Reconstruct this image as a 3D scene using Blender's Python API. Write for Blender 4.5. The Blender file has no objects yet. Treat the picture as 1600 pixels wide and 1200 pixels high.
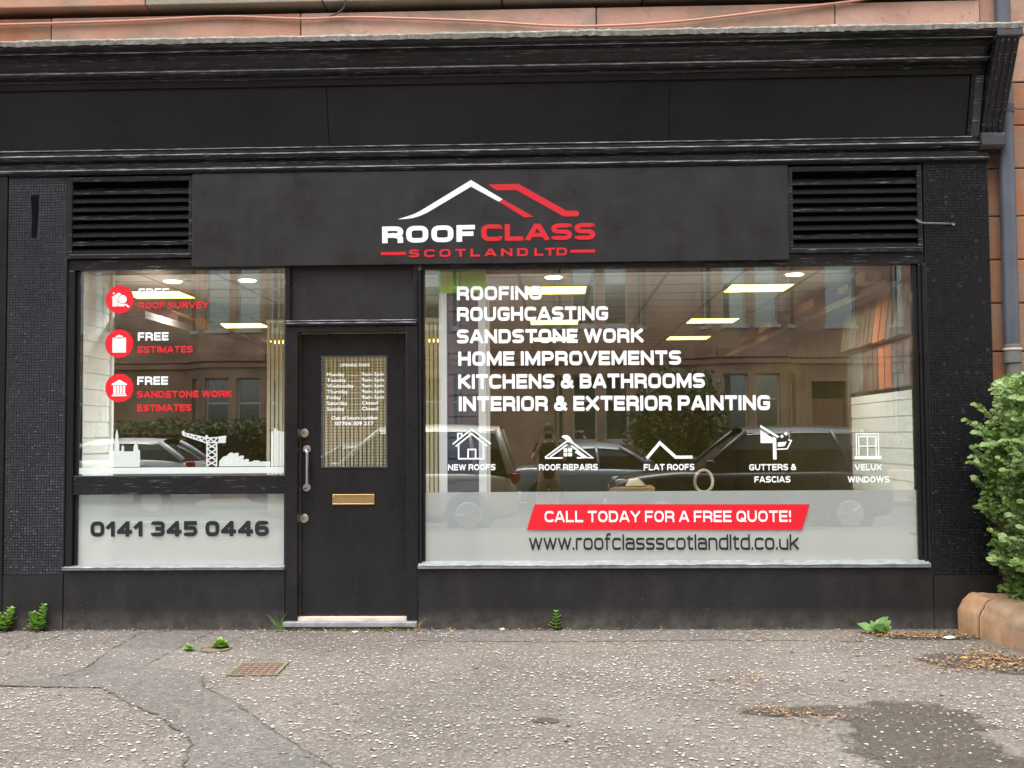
import bpy, math, random
from mathutils import Vector, Matrix
R_ = math.radians
rnd = random.Random(7)
scn = bpy.context.scene
COL = scn.collection

# ------------------------------------------------------------------ camera
cam_d = bpy.data.cameras.new('camera')
cam_d.sensor_width = 36.0
cam_d.lens = 36.0 * 1750 / 1600
cam_d.clip_start = 0.05
cam_d.clip_end = 500
cam = bpy.data.objects.new('camera', cam_d)
COL.objects.link(cam)
cam.matrix_world = Matrix(((0.999390, 0.008591, 0.033862, 0.0),
                           (0.034228, -0.046778, -0.998319, -8.54),
                           (-0.006992, 0.998868, -0.047044, 1.457),
                           (0, 0, 0, 1)))
scn.camera = cam

# ------------------------------------------------------------------ sky, sun, exposure
SUN_EL, SUN_AZ = 72.0, 20.0          # high sun veiled by cloud
world = bpy.data.worlds.new('World')
scn.world = world
world.use_nodes = True
wn = world.node_tree.nodes
wl = world.node_tree.links
bg = wn['Background']
sky = wn.new('ShaderNodeTexSky')
sky.sky_type = 'NISHITA'
sky.sun_disc = False
sky.sun_elevation = R_(SUN_EL)
sky.sun_rotation = R_(180 + SUN_AZ)
sky.dust_density = 4.0
hs = wn.new('ShaderNodeHueSaturation')
hs.inputs['Saturation'].default_value = 0.30      # cloud cover: nearly white sky
wl.new(sky.outputs[0], hs.inputs['Color'])
wl.new(hs.outputs[0], bg.inputs['Color'])
bg.inputs['Strength'].default_value = 0.15
sun_d = bpy.data.lights.new('sun', 'SUN')
sun_d.energy = 0.9
sun_d.angle = R_(60)
sun_d.color = (1.0, 0.985, 0.96)
sun = bpy.data.objects.new('sun', sun_d)
sun.rotation_euler = (R_(90 - SUN_EL), 0, R_(-SUN_AZ))
sun.location = (0, -12, 14)
COL.objects.link(sun)
scn.view_settings.view_transform = 'Standard'
scn.view_settings.look = 'None'
scn.view_settings.gamma = 1.0
scn.view_settings.exposure = 1.62
scn.cycles.use_denoising = True
scn.cycles.max_bounces = 10
scn.cycles.transparent_max_bounces = 16
scn.cycles.sample_clamp_indirect = 6.0
scn.cycles.caustics_reflective = False
scn.cycles.caustics_refractive = False

# ------------------------------------------------------------------ mesh helpers
class MB:
    def __init__(s):
        s.v = []; s.f = []
    def add(s, vs, fs):
        o = len(s.v)
        s.v.extend(vs)
        s.f.extend([tuple(i + o for i in f) for f in fs])
        return s
    def box(s, x0, x1, y0, y1, z0, z1):
        return s.add([(x0, y0, z0), (x1, y0, z0), (x1, y1, z0), (x0, y1, z0), (x0, y0, z1), (x1, y0, z1), (x1, y1, z1), (x0, y1, z1)],
                     [(3, 2, 1, 0), (4, 5, 6, 7), (0, 1, 5, 4), (1, 2, 6, 5), (2, 3, 7, 6), (3, 0, 4, 7)])
    def prism_x(s, prof, x0, x1, closed=True):      # prof: (y, z) outline
        n = len(prof)
        vs = [(x0, y, z) for y, z in prof] + [(x1, y, z) for y, z in prof]
        fs = [(i, (i + 1) % n, n + (i + 1) % n, n + i) for i in range(n if closed else n - 1)]
        if closed:
            fs += [tuple(range(n - 1, -1, -1)), tuple(range(n, 2 * n))]
        return s.add(vs, fs)
    def prism_y(s, prof, y0, y1):                   # prof: (x, z)
        n = len(prof)
        vs = [(x, y0, z) for x, z in prof] + [(x, y1, z) for x, z in prof]
        return s.add(vs, [(i, (i + 1) % n, n + (i + 1) % n, n + i) for i in range(n)] + [tuple(range(n)), tuple(range(2 * n - 1, n - 1, -1))])
    def prism_z(s, prof, z0, z1):                   # prof: (x, y)
        n = len(prof)
        vs = [(x, y, z0) for x, y in prof] + [(x, y, z1) for x, y in prof]
        return s.add(vs, [(i, (i + 1) % n, n + (i + 1) % n, n + i) for i in range(n)] + [tuple(range(n - 1, -1, -1)), tuple(range(n, 2 * n))])
    def poly(s, pts):
        return s.add(list(pts), [tuple(range(len(pts)))])
    def tube(s, path, r, n=8, caps=True):
        path = [Vector(p) for p in path]
        rs = r if isinstance(r, (list, tuple)) else [r] * len(path)
        prev = None
        vs = []
        for i, p in enumerate(path):
            t = (path[min(i + 1, len(path) - 1)] - path[max(i - 1, 0)]).normalized()
            up = prev if prev is not None else (Vector((0, 0, 1)) if abs(t.z) < .9 else Vector((1, 0, 0)))
            a = (up - t * up.dot(t)).normalized()
            b = t.cross(a)
            prev = a
            for k in range(n):
                an = 2 * math.pi * k / n
                q = p + (a * math.cos(an) + b * math.sin(an)) * rs[i]
                vs.append(tuple(q))
        fs = []
        for i in range(len(path) - 1):
            for k in range(n):
                fs.append((i * n + k, i * n + (k + 1) % n, (i + 1) * n + (k + 1) % n, (i + 1) * n + k))
        if caps:
            fs.append(tuple(range(n - 1, -1, -1)))
            fs.append(tuple(range((len(path) - 1) * n, len(path) * n)))
        return s.add(vs, fs)
    def disc(s, cx, cz, r, y0, y1, n=28):           # short cylinder, axis along y
        return s.prism_y([(cx + r * math.cos(2 * math.pi * k / n), cz + r * math.sin(2 * math.pi * k / n)) for k in range(n)], y0, y1)
    def mesh(s, name):
        me = bpy.data.meshes.new(name)
        me.from_pydata(s.v, [], s.f)
        me.update()
        return me
    def build(s, name, mat, parent=None, bevel=0, smooth=False, label=None, kind=None):
        o = bpy.data.objects.new(name, s.mesh(name))
        COL.objects.link(o)
        if mat: o.data.materials.append(mat)
        adopt(o, parent)
        if bevel:
            m = o.modifiers.new('bevel', 'BEVEL'); m.width = bevel; m.segments = 2; m.limit_method = 'ANGLE'; m.angle_limit = R_(40)
        if smooth:
            o.data.shade_smooth()
        if label: o['label'] = label
        if kind: o['kind'] = kind
        return o

def adopt(o, parent):
    if parent is not None:
        o.parent = parent
        o.matrix_parent_inverse = world_of(parent).inverted()
def world_of(o):
    m = Matrix.LocRotScale(o.location, o.rotation_euler, o.scale)
    return (world_of(o.parent) @ o.matrix_parent_inverse @ m) if o.parent else m
def empty(name, loc=(0, 0, 0), parent=None, rz=0):
    o = bpy.data.objects.new(name, None)
    COL.objects.link(o)
    o.empty_display_size = .2
    o.location = loc
    o.rotation_euler = (0, 0, rz)
    adopt_local(o, parent)
    return o
def adopt_local(o, parent):
    if parent is not None:
        o.parent = parent
def tag(o, label, cat, group=None, kind=None):
    if label: o['label'] = label
    if cat: o['category'] = cat
    if group: o['group'] = group
    if kind: o['kind'] = kind
    return o
def structure(o):
    o['kind'] = 'structure'
    return o
def inst(mesh_or_obj, name, parent, loc=(0, 0, 0), rot=(0, 0, 0), scale=(1, 1, 1), mat=None):
    me = mesh_or_obj if isinstance(mesh_or_obj, bpy.types.Mesh) else mesh_or_obj.data
    o = bpy.data.objects.new(name, me)
    COL.objects.link(o)
    o.location = loc; o.rotation_euler = rot; o.scale = scale
    if parent is not None: o.parent = parent
    return o
def copy_tree(o, parent=None):
    c = o.copy(); COL.objects.link(c); c.parent = parent
    for ch in list(o.children): copy_tree(ch, c)
    return c

# ------------------------------------------------------------------ materials
def new_mat(name):
    m = bpy.data.materials.new(name)
    m.use_nodes = True
    nt = m.node_tree
    return m, nt, nt.nodes['Principled BSDF']
def coords(nt, scale=(1, 1, 1), kind='Object'):
    tc = nt.nodes.new('ShaderNodeTexCoord')
    mp = nt.nodes.new('ShaderNodeMapping')
    mp.inputs['Scale'].default_value = scale
    nt.links.new(tc.outputs[kind], mp.inputs['Vector'])
    return mp.outputs[0]
def noise(nt, vec, scale, detail=4, rough=.55):
    n = nt.nodes.new('ShaderNodeTexNoise')
    n.inputs['Scale'].default_value = scale
    n.inputs['Detail'].default_value = detail
    n.inputs['Roughness'].default_value = rough
    nt.links.new(vec, n.inputs['Vector'])
    return n.outputs['Fac']
def ramp(nt, fac, stops):
    r = nt.nodes.new('ShaderNodeValToRGB')
    e = r.color_ramp.elements
    while len(e) < len(stops): e.new(.5)
    for i, (p, c) in enumerate(stops):
        e[i].position = p
        e[i].color = (c, c, c, 1) if isinstance(c, (int, float)) else (*c, 1)
    nt.links.new(fac, r.inputs['Fac'])
    return r.outputs[0]
def mixc(nt, fac, a, b, mode='MIX'):
    m = nt.nodes.new('ShaderNodeMix')
    m.data_type = 'RGBA'; m.blend_type = mode
    for sock, v in ((0, fac), (6, a), (7, b)):
        if isinstance(v, (int, float)): m.inputs[sock].default_value = v
        elif isinstance(v, (tuple, list)): m.inputs[sock].default_value = (*v[:3], 1)
        else: nt.links.new(v, m.inputs[sock])
    return m.outputs[2]
def bump(nt, bsdf, height, strength=.3, dist=.01):
    b = nt.nodes.new('ShaderNodeBump')
    b.inputs['Strength'].default_value = strength
    b.inputs['Distance'].default_value = dist
    nt.links.new(height, b.inputs['Height'])
    nt.links.new(b.outputs[0], bsdf.inputs['Normal'])
def plain(name, col, rough=.5, metal=0., spec=.5, var=0., vscale=6., bmp=0., bscale=60.):
    m, nt, p = new_mat(name)
    p.inputs['Base Color'].default_value = (*col, 1)
    p.inputs['Roughness'].default_value = rough
    p.inputs['Metallic'].default_value = metal
    p.inputs['Specular IOR Level'].default_value = spec
    if var or bmp:
        v = coords(nt)
        if var:
            n = noise(nt, v, vscale, 5)
            lo = tuple(c * (1 - var) for c in col); hi = tuple(min(1, c * (1 + var)) for c in col)
            nt.links.new(ramp(nt, n, [(.3, lo), (.7, hi)]), p.inputs['Base Color'])
        if bmp:
            bump(nt, p, noise(nt, v, bscale, 4), bmp, .004)
    return m
def emit(name, col, strength):
    m, nt, p = new_mat(name)
    p.inputs['Base Color'].default_value = (*col, 1)
    p.inputs['Emission Color'].default_value = (*col, 1)
    p.inputs['Emission Strength'].default_value = strength
    return m
def paint(name, base=(.011, .0109, .0124), rough=.26, speck=.5, streak=0., wob=.25, wobscale=9., dirt=0., hi=(.42, .42, .44), splash=False, stretch=(1, 1, 1)):
    """old gloss paint: uneven coat, chips showing pale undercoat, worn streaks along the grain, rain runs"""
    m, nt, p = new_mat(name)
    v = coords(nt)
    col = ramp(nt, noise(nt, v, 1.1, 8, .68), [(.3, tuple(c * .8 for c in base)), (.7, tuple(c * 1.35 for c in base))])
    def gate(fac, g):
        k = nt.nodes.new('ShaderNodeMath'); k.operation = 'MULTIPLY'
        nt.links.new(fac, k.inputs[0]); nt.links.new(g, k.inputs[1]); return k.outputs[0]
    if speck:
        sp = ramp(nt, noise(nt, v, 80, 3, .6), [(.715, 0.), (.735, speck)])
        col = mixc(nt, gate(sp, ramp(nt, noise(nt, v, 2.6, 3), [(.45, .1), (.62, 1.)])), col, hi)
        scf = ramp(nt, noise(nt, coords(nt, (14, 14, 55)), 1.6, 4, .7), [(.71, 0.), (.75, speck * .5)])
        col = mixc(nt, gate(scf, ramp(nt, noise(nt, v, 1.7, 2), [(.5, 0.), (.6, 1.)])), col, hi)
    if streak:
        st = ramp(nt, noise(nt, coords(nt, (1.6, 30, 42)), 3.0, 5, .62), [(.60, 0.), (.70, streak)])
        col = mixc(nt, st, col, hi)
    if dirt:
        d = ramp(nt, noise(nt, coords(nt, (1, 1, .5)), 4.0, 9, .75), [(.45, 0.), (.85, dirt)])
        col = mixc(nt, d, col, (.15, .14, .125))
    if splash:      # dried splash dirt thrown up from the pavement
        sx = nt.nodes.new('ShaderNodeSeparateXYZ'); nt.links.new(v, sx.inputs[0])
        mr = nt.nodes.new('ShaderNodeMapRange'); mr.inputs[1].default_value = .0; mr.inputs[2].default_value = .17; mr.inputs[3].default_value = 1.; mr.inputs[4].default_value = 0.
        nt.links.new(sx.outputs[2], mr.inputs[0])
        sp2 = ramp(nt, noise(nt, v, 9, 8, .72), [(.3, .05), (.75, .75)])
        col = mixc(nt, gate(mr.outputs[0], sp2), col, (.17, .15, .125))
    nt.links.new(col, p.inputs['Base Color'])
    runs = noise(nt, coords(nt, (16, 16, .9)), 1.5, 5, .6)
    rr = ramp(nt, mixc(nt, .22, noise(nt, v, 3.5, 6, .65), runs), [(.35, rough * .6), (.65, min(1, rough * 1.05))])
    nt.links.new(rr, p.inputs['Roughness'])
    p.inputs['Specular IOR Level'].default_value = .42
    h = mixc(nt, .3, noise(nt, coords(nt, stretch), wobscale, 4, .6), noise(nt, v, 75, 3))
    bump(nt, p, h, wob, .012)
    return m

MT = {}
MT['paint'] = paint('black gloss paint', speck=.6)
MT['paint_fascia'] = paint('black fascia paint', base=(.012, .0119, .0132), rough=.16, speck=.45, wob=.5, wobscale=4, stretch=(1, 3, 3))
MT['paint_trim'] = paint('worn black moulding paint', rough=.26, speck=.5, streak=.6, wob=.3, wobscale=14)
MT['paint_riser'] = paint('black stall riser paint', base=(.0135, .0131, .0142), rough=.38, speck=.75, wob=.22, wobscale=30, dirt=.14, splash=True)
MT['paint_door'] = paint('black door paint', base=(.0105, .0103, .0116), rough=.26, speck=.35, wob=.16, wobscale=5, dirt=.07)
MT['sign_board'] = paint('sign board black', base=(.019, .0178, .0182), rough=.4, speck=.2, wob=.1, wobscale=5, stretch=(.4, 2, 2))
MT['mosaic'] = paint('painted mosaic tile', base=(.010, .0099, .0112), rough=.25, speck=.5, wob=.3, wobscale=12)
MT['mosaic_sheen'] = paint('mosaic tile with painted sky sheen', base=(.034, .0348, .041), rough=.3, speck=.4, wob=.3, wobscale=12)  # lighter bluish base paints in the sky sheen on the left pilaster
MT['grout'] = plain('black grout', (.012, .012, .013), .7)
MT['dark'] = plain('dark void', (.005, .005, .006), .9, spec=.05)
m, nt, p = new_mat('weathered cement flashing')
_v = coords(nt)
_c = ramp(nt, noise(nt, _v, 22, 8, .75), [(.32, (.07, .065, .055)), (.48, (.20, .19, .165)), (.62, (.36, .35, .32)), (.75, (.55, .54, .5))])
_c = mixc(nt, ramp(nt, noise(nt, _v, 2.2, 5), [(.42, 0.), (.6, .7)]), _c, (.17, .16, .125))
nt.links.new(_c, p.inputs['Base Color']); p.inputs['Roughness'].default_value = .9
bump(nt, p, noise(nt, _v, 50, 6, .7), .8, .012)
MT['flashing'] = m
MT['cons_pale'] = paint('flaking console paint', base=(.05, .05, .054), rough=.4, speck=.9, streak=1., wob=.4, wobscale=20, hi=(.5, .5, .52))

def stone_mat(name, a, b, c, scale=3.2, vary=True):
    m, nt, p = new_mat(name)
    v = coords(nt)
    col = ramp(nt, noise(nt, v, scale, 8, .6), [(.3, a), (.5, b), (.72, c)])
    oi = nt.nodes.new('ShaderNodeObjectInfo')
    hsv = nt.nodes.new('ShaderNodeHueSaturation')
    nt.links.new(col, hsv.inputs['Color'])
    mr = nt.nodes.new('ShaderNodeMapRange')
    mr.inputs[3].default_value = .78 if vary else 1.; mr.inputs[4].default_value = 1.2 if vary else 1.
    nt.links.new(oi.outputs['Random'], mr.inputs[0])
    nt.links.new(mr.outputs[0], hsv.inputs['Value'])
    mr2 = nt.nodes.new('ShaderNodeMapRange')
    mr2.inputs[3].default_value = 1.1 if vary else 1.; mr2.inputs[4].default_value = .75 if vary else 1.
    nt.links.new(oi.outputs['Random'], mr2.inputs[0])
    nt.links.new(mr2.outputs[0], hsv.inputs['Saturation'])
    pits = ramp(nt, noise(nt, coords(nt, (1, 1, 5)), 6, 6, .7), [(.66, 0.), (.76, .6)])
    col2 = mixc(nt, pits, hsv.outputs[0], tuple(x * .35 for x in b))
    soot = ramp(nt, noise(nt, coords(nt, (1, 1, 1.6)), 1.5, 8, .68), [(.46, 0.), (.62, .75)])
    col2 = mixc(nt, soot, col2, (.24, .205, .155))
    lich = ramp(nt, noise(nt, v, 9, 7, .75), [(.60, 0.), (.70, .6)])
    col2 = mixc(nt, lich, col2, (.15, .13, .095))
    nt.links.new(col2, p.inputs['Base Color'])
    p.inputs['Roughness'].default_value = .9
    p.inputs['Specular IOR Level'].default_value = .2
    bump(nt, p, noise(nt, v, 35, 6, .65), .5, .01)
    return m
MT['stone_red'] = stone_mat('red sandstone', (.36, .165, .098), (.43, .21, .13), (.40, .25, .17))
MT['stone_grey'] = stone_mat('soot stained sandstone', (.20, .175, .14), (.27, .24, .19), (.36, .27, .19))
MT['stone_far'] = plain('far red sandstone', (.50, .32, .23), .9, spec=.15, var=.3, vscale=1.4, bmp=.3, bscale=12)
MT['mortar'] = plain('mortar', (.17, .12, .09), .95, var=.3)

def glass_mat(name, refl, tint=(.93, .97, .95), wav=0.):
    m = bpy.data.materials.new(name); m.use_nodes = True
    nt = m.node_tree; nt.nodes.clear()
    out = nt.nodes.new('ShaderNodeOutputMaterial')
    tr = nt.nodes.new('ShaderNodeBsdfTransparent'); tr.inputs[0].default_value = (*tint, 1)
    gl = nt.nodes.new('ShaderNodeBsdfGlossy'); gl.inputs['Roughness'].default_value = 0.0
    gl.inputs['Color'].default_value = (.97, 1, .97, 1)
    mx = nt.nodes.new('ShaderNodeMixShader'); mx.inputs[0].default_value = refl
    nt.links.new(tr.outputs[0], mx.inputs[1]); nt.links.new(gl.outputs[0], mx.inputs[2])
    nt.links.new(mx.outputs[0], out.inputs[0])
    if wav:
        b = nt.nodes.new('ShaderNodeBump'); b.inputs['Strength'].default_value = wav; b.inputs['Distance'].default_value = .01
        nt.links.new(noise(nt, coords(nt), 1.4, 1), b.inputs['Height'])
        nt.links.new(b.outputs[0], gl.inputs['Normal'])
    return m
MT['glass'] = glass_mat('shop window glass', .155, tint=(.992, 1.0, .995), wav=.02)
MT['glass_far'] = glass_mat('house window glass', .25, tint=(.8, .85, .85))
m = bpy.data.materials.new('frosted vinyl film'); m.use_nodes = True
nt = m.node_tree; nt.nodes.clear()
out = nt.nodes.new('ShaderNodeOutputMaterial')
df = nt.nodes.new('ShaderNodeBsdfDiffuse'); df.inputs[0].default_value = (.84, .86, .85, 1)
rf = nt.nodes.new('ShaderNodeBsdfRefraction'); rf.inputs['IOR'].default_value = 1.04; rf.inputs['Roughness'].default_value = .55
rf.inputs['Color'].default_value = (.93, .96, .95, 1)
tl = nt.nodes.new('ShaderNodeBsdfTranslucent'); tl.inputs[0].default_value = (.8, .83, .82, 1)
m1 = nt.nodes.new('ShaderNodeMixShader'); m1.inputs[0].default_value = .35
m2 = nt.nodes.new('ShaderNodeMixShader'); m2.inputs[0].default_value = .2
nt.links.new(df.outputs[0], m1.inputs[1]); nt.links.new(rf.outputs[0], m1.inputs[2])
nt.links.new(m1.outputs[0], m2.inputs[1]); nt.links.new(tl.outputs[0], m2.inputs[2])
nt.links.new(m2.outputs[0], out.inputs[0])
MT['film'] = m
MT['vinyl_white'] = plain('white vinyl', (.86, .89, .88), .45, spec=.3)
MT['vinyl_red'] = plain('red vinyl', (.68, .014, .026), .45, spec=.3)
MT['vinyl_black'] = plain('black vinyl', (.02, .021, .023), .4, spec=.3)
MT['vinyl_etch'] = plain('etched white vinyl', (.74, .80, .77), .6, spec=.2)
_nt = MT['vinyl_etch'].node_tree
_tr = _nt.nodes.new('ShaderNodeBsdfTransparent'); _mx = _nt.nodes.new('ShaderNodeMixShader'); _mx.inputs[0].default_value = .3
_o = [n for n in _nt.nodes if n.type == 'OUTPUT_MATERIAL'][0]
_nt.links.new(_nt.nodes['Principled BSDF'].outputs[0], _mx.inputs[1]); _nt.links.new(_tr.outputs[0], _mx.inputs[2]); _nt.links.new(_mx.outputs[0], _o.inputs[0])
MT['red_letter'] = plain('red sign lettering', (.60, .014, .024), .35)
MT['white_letter'] = plain('white sign lettering', (.87, .88, .89), .35)
MT['sill_top'] = plain('worn grey sill paint', (.25, .26, .27), .45, var=.3, vscale=14)
MT['steel'] = plain('brushed steel', (.72, .72, .73), .28, metal=1.)
MT['brass'] = plain('brass', (.78, .56, .25), .3, metal=1.)
MT['timber_pale'] = plain('bare pale timber', (.58, .5, .4), .7, var=.2)
MT['pipe_blue'] = plain('blue grey pipe paint', (.075, .085, .105), .4, var=.25, vscale=3)
MT['pipe_grey'] = plain('grey plastic pipe', (.13, .125, .12), .5, var=.2)
MT['cable'] = plain('terracotta cable', (.52, .24, .17), .5)
MT['cable_dark'] = plain('dark cable', (.05, .05, .05), .6)

# ------------------------------------------------------------------ lettering: square rounded stroke alphabet
r3 = .28
U = {
 'A': (1.12, [[(.0, 0), (.42, 1)], [(.58, 1), (1., 0)], [(.16, .27), (.84, .27)]]),
 'B': (1.0, [[(0, .52), (0, 1), (.95, 1, r3), (.95, .52, .2), (0, .52)], [(0, .52), (1, .52, .2), (1, 0, r3), (0, 0), (0, .52)]]),
 'C': (1.02, [[(1, .80), (1, 1, r3), (0, 1, r3), (0, 0, r3), (1, 0, r3), (1, .20)]]),
 'D': (1.05, [[(0, 0), (1, 0, r3), (1, 1, r3), (0, 1), (0, 0)]]),
 'E': (.93, [[(1, 1), (0, 1), (0, 0), (1, 0)], [(0, .5), (.92, .5)]]),
 'F': (.9, [[(1, 1), (0, 1), (0, 0)], [(0, .47), (.88, .47)]]),
 'G': (1.05, [[(1, .80), (1, 1, r3), (0, 1, r3), (0, 0, r3), (1, 0, .2), (1, .46), (.62, .46)]]),
 'H': (1.05, [[(0, 0), (0, 1)], [(1, 0), (1, 1)], [(0, .5), (1, .5)]]),
 'I': (.24, [[(.5, 0), (.5, 1)]]),
 'K': (1.05, [[(0, 0), (0, 1)], [(.08, .46), (.94, 1)], [(.30, .58), (1, 0)]]),
 'L': (.9, [[(0, 1), (0, 0), (1, 0)]]),
 'M': (1.25, [[(0, 0), (0, 1)], [(0.02, 1), (.5, .08)], [(.5, .08), (.98, 1)], [(1, 0), (1, 1)]]),
 'N': (1.07, [[(0, 0), (0, 1)], [(.02, 1), (.98, 0)], [(1, 0), (1, 1)]]),
 'O': (1.08, [[(0, 0, r3), (1, 0, r3), (1, 1, r3), (0, 1, r3), 'z']]),
 'P': (1.0, [[(0, 0), (0, 1), (1, 1, r3), (1, .42, .28), (0, .42)]]),
 'R': (1.03, [[(0, 0), (0, 1), (1, 1, r3), (1, .43, .26), (0, .43)], [(.58, .43), (1, .3, .2), (1, 0)]]),
 'S': (1.0, [[(1, .86), (1, 1, .28), (0, 1, .28), (0, .51, .26), (1, .49, .26), (1, 0, .28), (0, 0, .28), (0, .14)]]),
 'T': (1.0, [[(0, 1), (1, 1)], [(.5, 1), (.5, 0)]]),
 'U': (1.05, [[(0, 1), (0, 0, r3), (1, 0, r3), (1, 1)]]),
 'V': (1.12, [[(0, 1), (.46, 0)], [(.54, 0), (1, 1)]]),
 'W': (1.5, [[(0, 1), (.24, 0)], [(.26, 0), (.48, 1)], [(.52, 1), (.74, 0)], [(.76, 0), (1, 1)]]),
 'X': (1.1, [[(0, 1), (1, 0)], [(0, 0), (1, 1)]]),
 '&': (1.08, [[(1, 0), (.22, .74, .1), (.22, 1, .15), (.72, 1, .15), (.72, .66, .15), (0, .42, .15), (0, 0, .22), (.72, 0, .22), (.95, .42)]]),
 'Q': (1.1, [[(0, 0, r3), (1, 0, r3), (1, 1, r3), (0, 1, r3), 'z'], [(.6, .25), (1.02, -.05)]]),
 'Y': (1.08, [[(0, 1), (.5, .45)], [(1, 1), (.5, .45)], [(.5, .5), (.5, 0)]]),
 '!': (.24, [[(.5, .4), (.5, 1)], [(.5, 0), (.5, .04)]]),
 '0': (.95, [[(0, 0, r3), (1, 0, r3), (1, 1, r3), (0, 1, r3), 'z']]),
 '1': (.62, [[(.9, 0), (.9, 1)], [(.0, .66), (.75, 1)]]),
 '3': (.95, [[(0, .86), (0, 1, .26), (1, 1, .26), (1, .51, .2), (.45, .51)], [(.45, .51), (1, .51, .2), (1, 0, .28), (0, 0, .28), (0, .14)]]),
 '4': (1.02, [[(.76, 0), (.76, 1)], [(.70, 1), (0.02, .3)], [(0, .24), (1, .24)]]),
 '5': (.95, [[(.95, 1), (.04, 1), (.04, .57), (1, .57, .25), (1, 0, .28), (0, 0, .28), (0, .14)]]),
 '6': (.95, [[(.96, .88), (.96, 1, .26), (0, 1, r3), (0, 0, .3), (1, 0, .3), (1, .56, .25), (0, .56)]]),
}
AS = 1.46
LC = {
 'w': (1.15, [[(0, 1), (.25, 0)], [(.25, 0), (.49, 1)], [(.51, 1), (.75, 0)], [(.75, 0), (1, 1)]]),
 'r': (.55, [[(0, 0), (0, 1)], [(0, .7), (0, 1, .25), (1, 1)]]),
 'o': (.82, [[(0, 0, .3), (1, 0, .3), (1, 1, .3), (0, 1, .3), 'z']]),
 'f': (.52, [[(.3, 0), (.3, AS, .25), (1, AS)], [(0, 1), (.9, 1)]]),
 'c': (.78, [[(1, .82), (1, 1, .3), (0, 1, .3), (0, 0, .3), (1, 0, .3), (1, .18)]]),
 'l': (.16, [[(.5, 0), (.5, AS)]]),
 'a': (.8, [[(0.02, .8), (.02, 1, .25), (1, 1, .3), (1, 0)], [(1, .56), (0, .56, .22), (0, 0, .22), (1, 0)]]),
 's': (.75, [[(1, .86), (1, 1, .24), (0, 1, .24), (0, .52, .22), (1, .48, .22), (1, 0, .24), (0, 0, .24), (0, .14)]]),
 't': (.55, [[(.3, 1.32), (.3, 0, .25), (1, 0)], [(0, 1), (.95, 1)]]),
 'n': (.8, [[(0, 0), (0, 1)], [(0, .8), (0, 1, .2), (1, 1, .32), (1, 0)]]),
 'd': (.82, [[(0, 0, .3), (1, 0), (1, 1), (0, 1, .3), 'z'], [(1, 1), (1, AS)]]),
 'u': (.8, [[(0, 1), (0, 0, .32), (1, 0), (1, 1)]]),
 'k': (.78, [[(0, 0), (0, AS)], [(.1, .42), (.95, 1)], [(.34, .58), (1, 0)]]),
 '.': (.17, [[(.5, 0), (.5, .02)]]),
}
def round_path(pts):
    closed = pts[-1] == 'z'
    if closed: pts = pts[:-1]
    n = len(pts); outp = []
    for i, p in enumerate(pts):
        r = p[2] if len(p) > 2 else 0
        if r <= 0 or (not closed and i in (0, n - 1)):
            outp.append((p[0], p[1])); continue
        P = Vector(p[:2]); A = Vector(pts[i - 1][:2]); B = Vector(pts[(i + 1) % n][:2])
        ra = min(r, (A - P).length * .5); rb = min(r, (B - P).length * .5)
        a = P + (A - P).normalized() * ra; b = P + (B - P).normalized() * rb
        for k in range(6):
            t = k / 5
            q = a * (1 - t) ** 2 + P * 2 * t * (1 - t) + b * t * t
            outp.append((q.x, q.y))
    return outp, closed
def ribbon(pts, closed, w, ext=True):
    P = [Vector(p) for p in pts]
    Q = [P[0]]
    for p in P[1:]:
        if (p - Q[-1]).length > 1e-5: Q.append(p)
    P = Q
    n = len(P)
    if not closed and ext:
        for e_, i_ in ((0, 1), (-1, -2)):
            d_ = (P[e_] - P[i_]).normalized()
            if abs(d_.x) < .05 and w * .8 < P[e_].y < ext - w * .8: continue      # open ends of C, G, S stay short
            P[e_] = P[e_] + d_ * w / 2
    L = []; Rr = []
    for i in range(n):
        if closed:
            d1 = (P[i] - P[i - 1]).normalized(); d2 = (P[(i + 1) % n] - P[i]).normalized()
        else:
            d1 = (P[i] - P[i - 1]).normalized() if i > 0 else (P[1] - P[0]).normalized()
            d2 = (P[i + 1] - P[i]).normalized() if i < n - 1 else d1
        n1 = Vector((-d1.y, d1.x)); n2 = Vector((-d2.y, d2.x))
        mm = n1 + n2
        if mm.length < 1e-4: mm = n1
        mm.normalize()
        k = 1 / max(.45, mm.dot(n1))
        L.append(P[i] + mm * k * w / 2); Rr.append(P[i] - mm * k * w / 2)
    quads = []
    for i in range(n if closed else n - 1):
        j = (i + 1) % n
        quads.append([L[i], L[j], Rr[j], Rr[i]])
    return quads
def clip_y(poly, lim, keep_above):
    res = []
    for i in range(len(poly)):
        a = poly[i]; b = poly[(i + 1) % len(poly)]
        ia = (a.y >= lim) if keep_above else (a.y <= lim)
        ib = (b.y >= lim) if keep_above else (b.y <= lim)
        if ia: res.append(a)
        if ia != ib:
            t = (lim - a.y) / (b.y - a.y)
            res.append(a + (b - a) * t)
    return res
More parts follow.
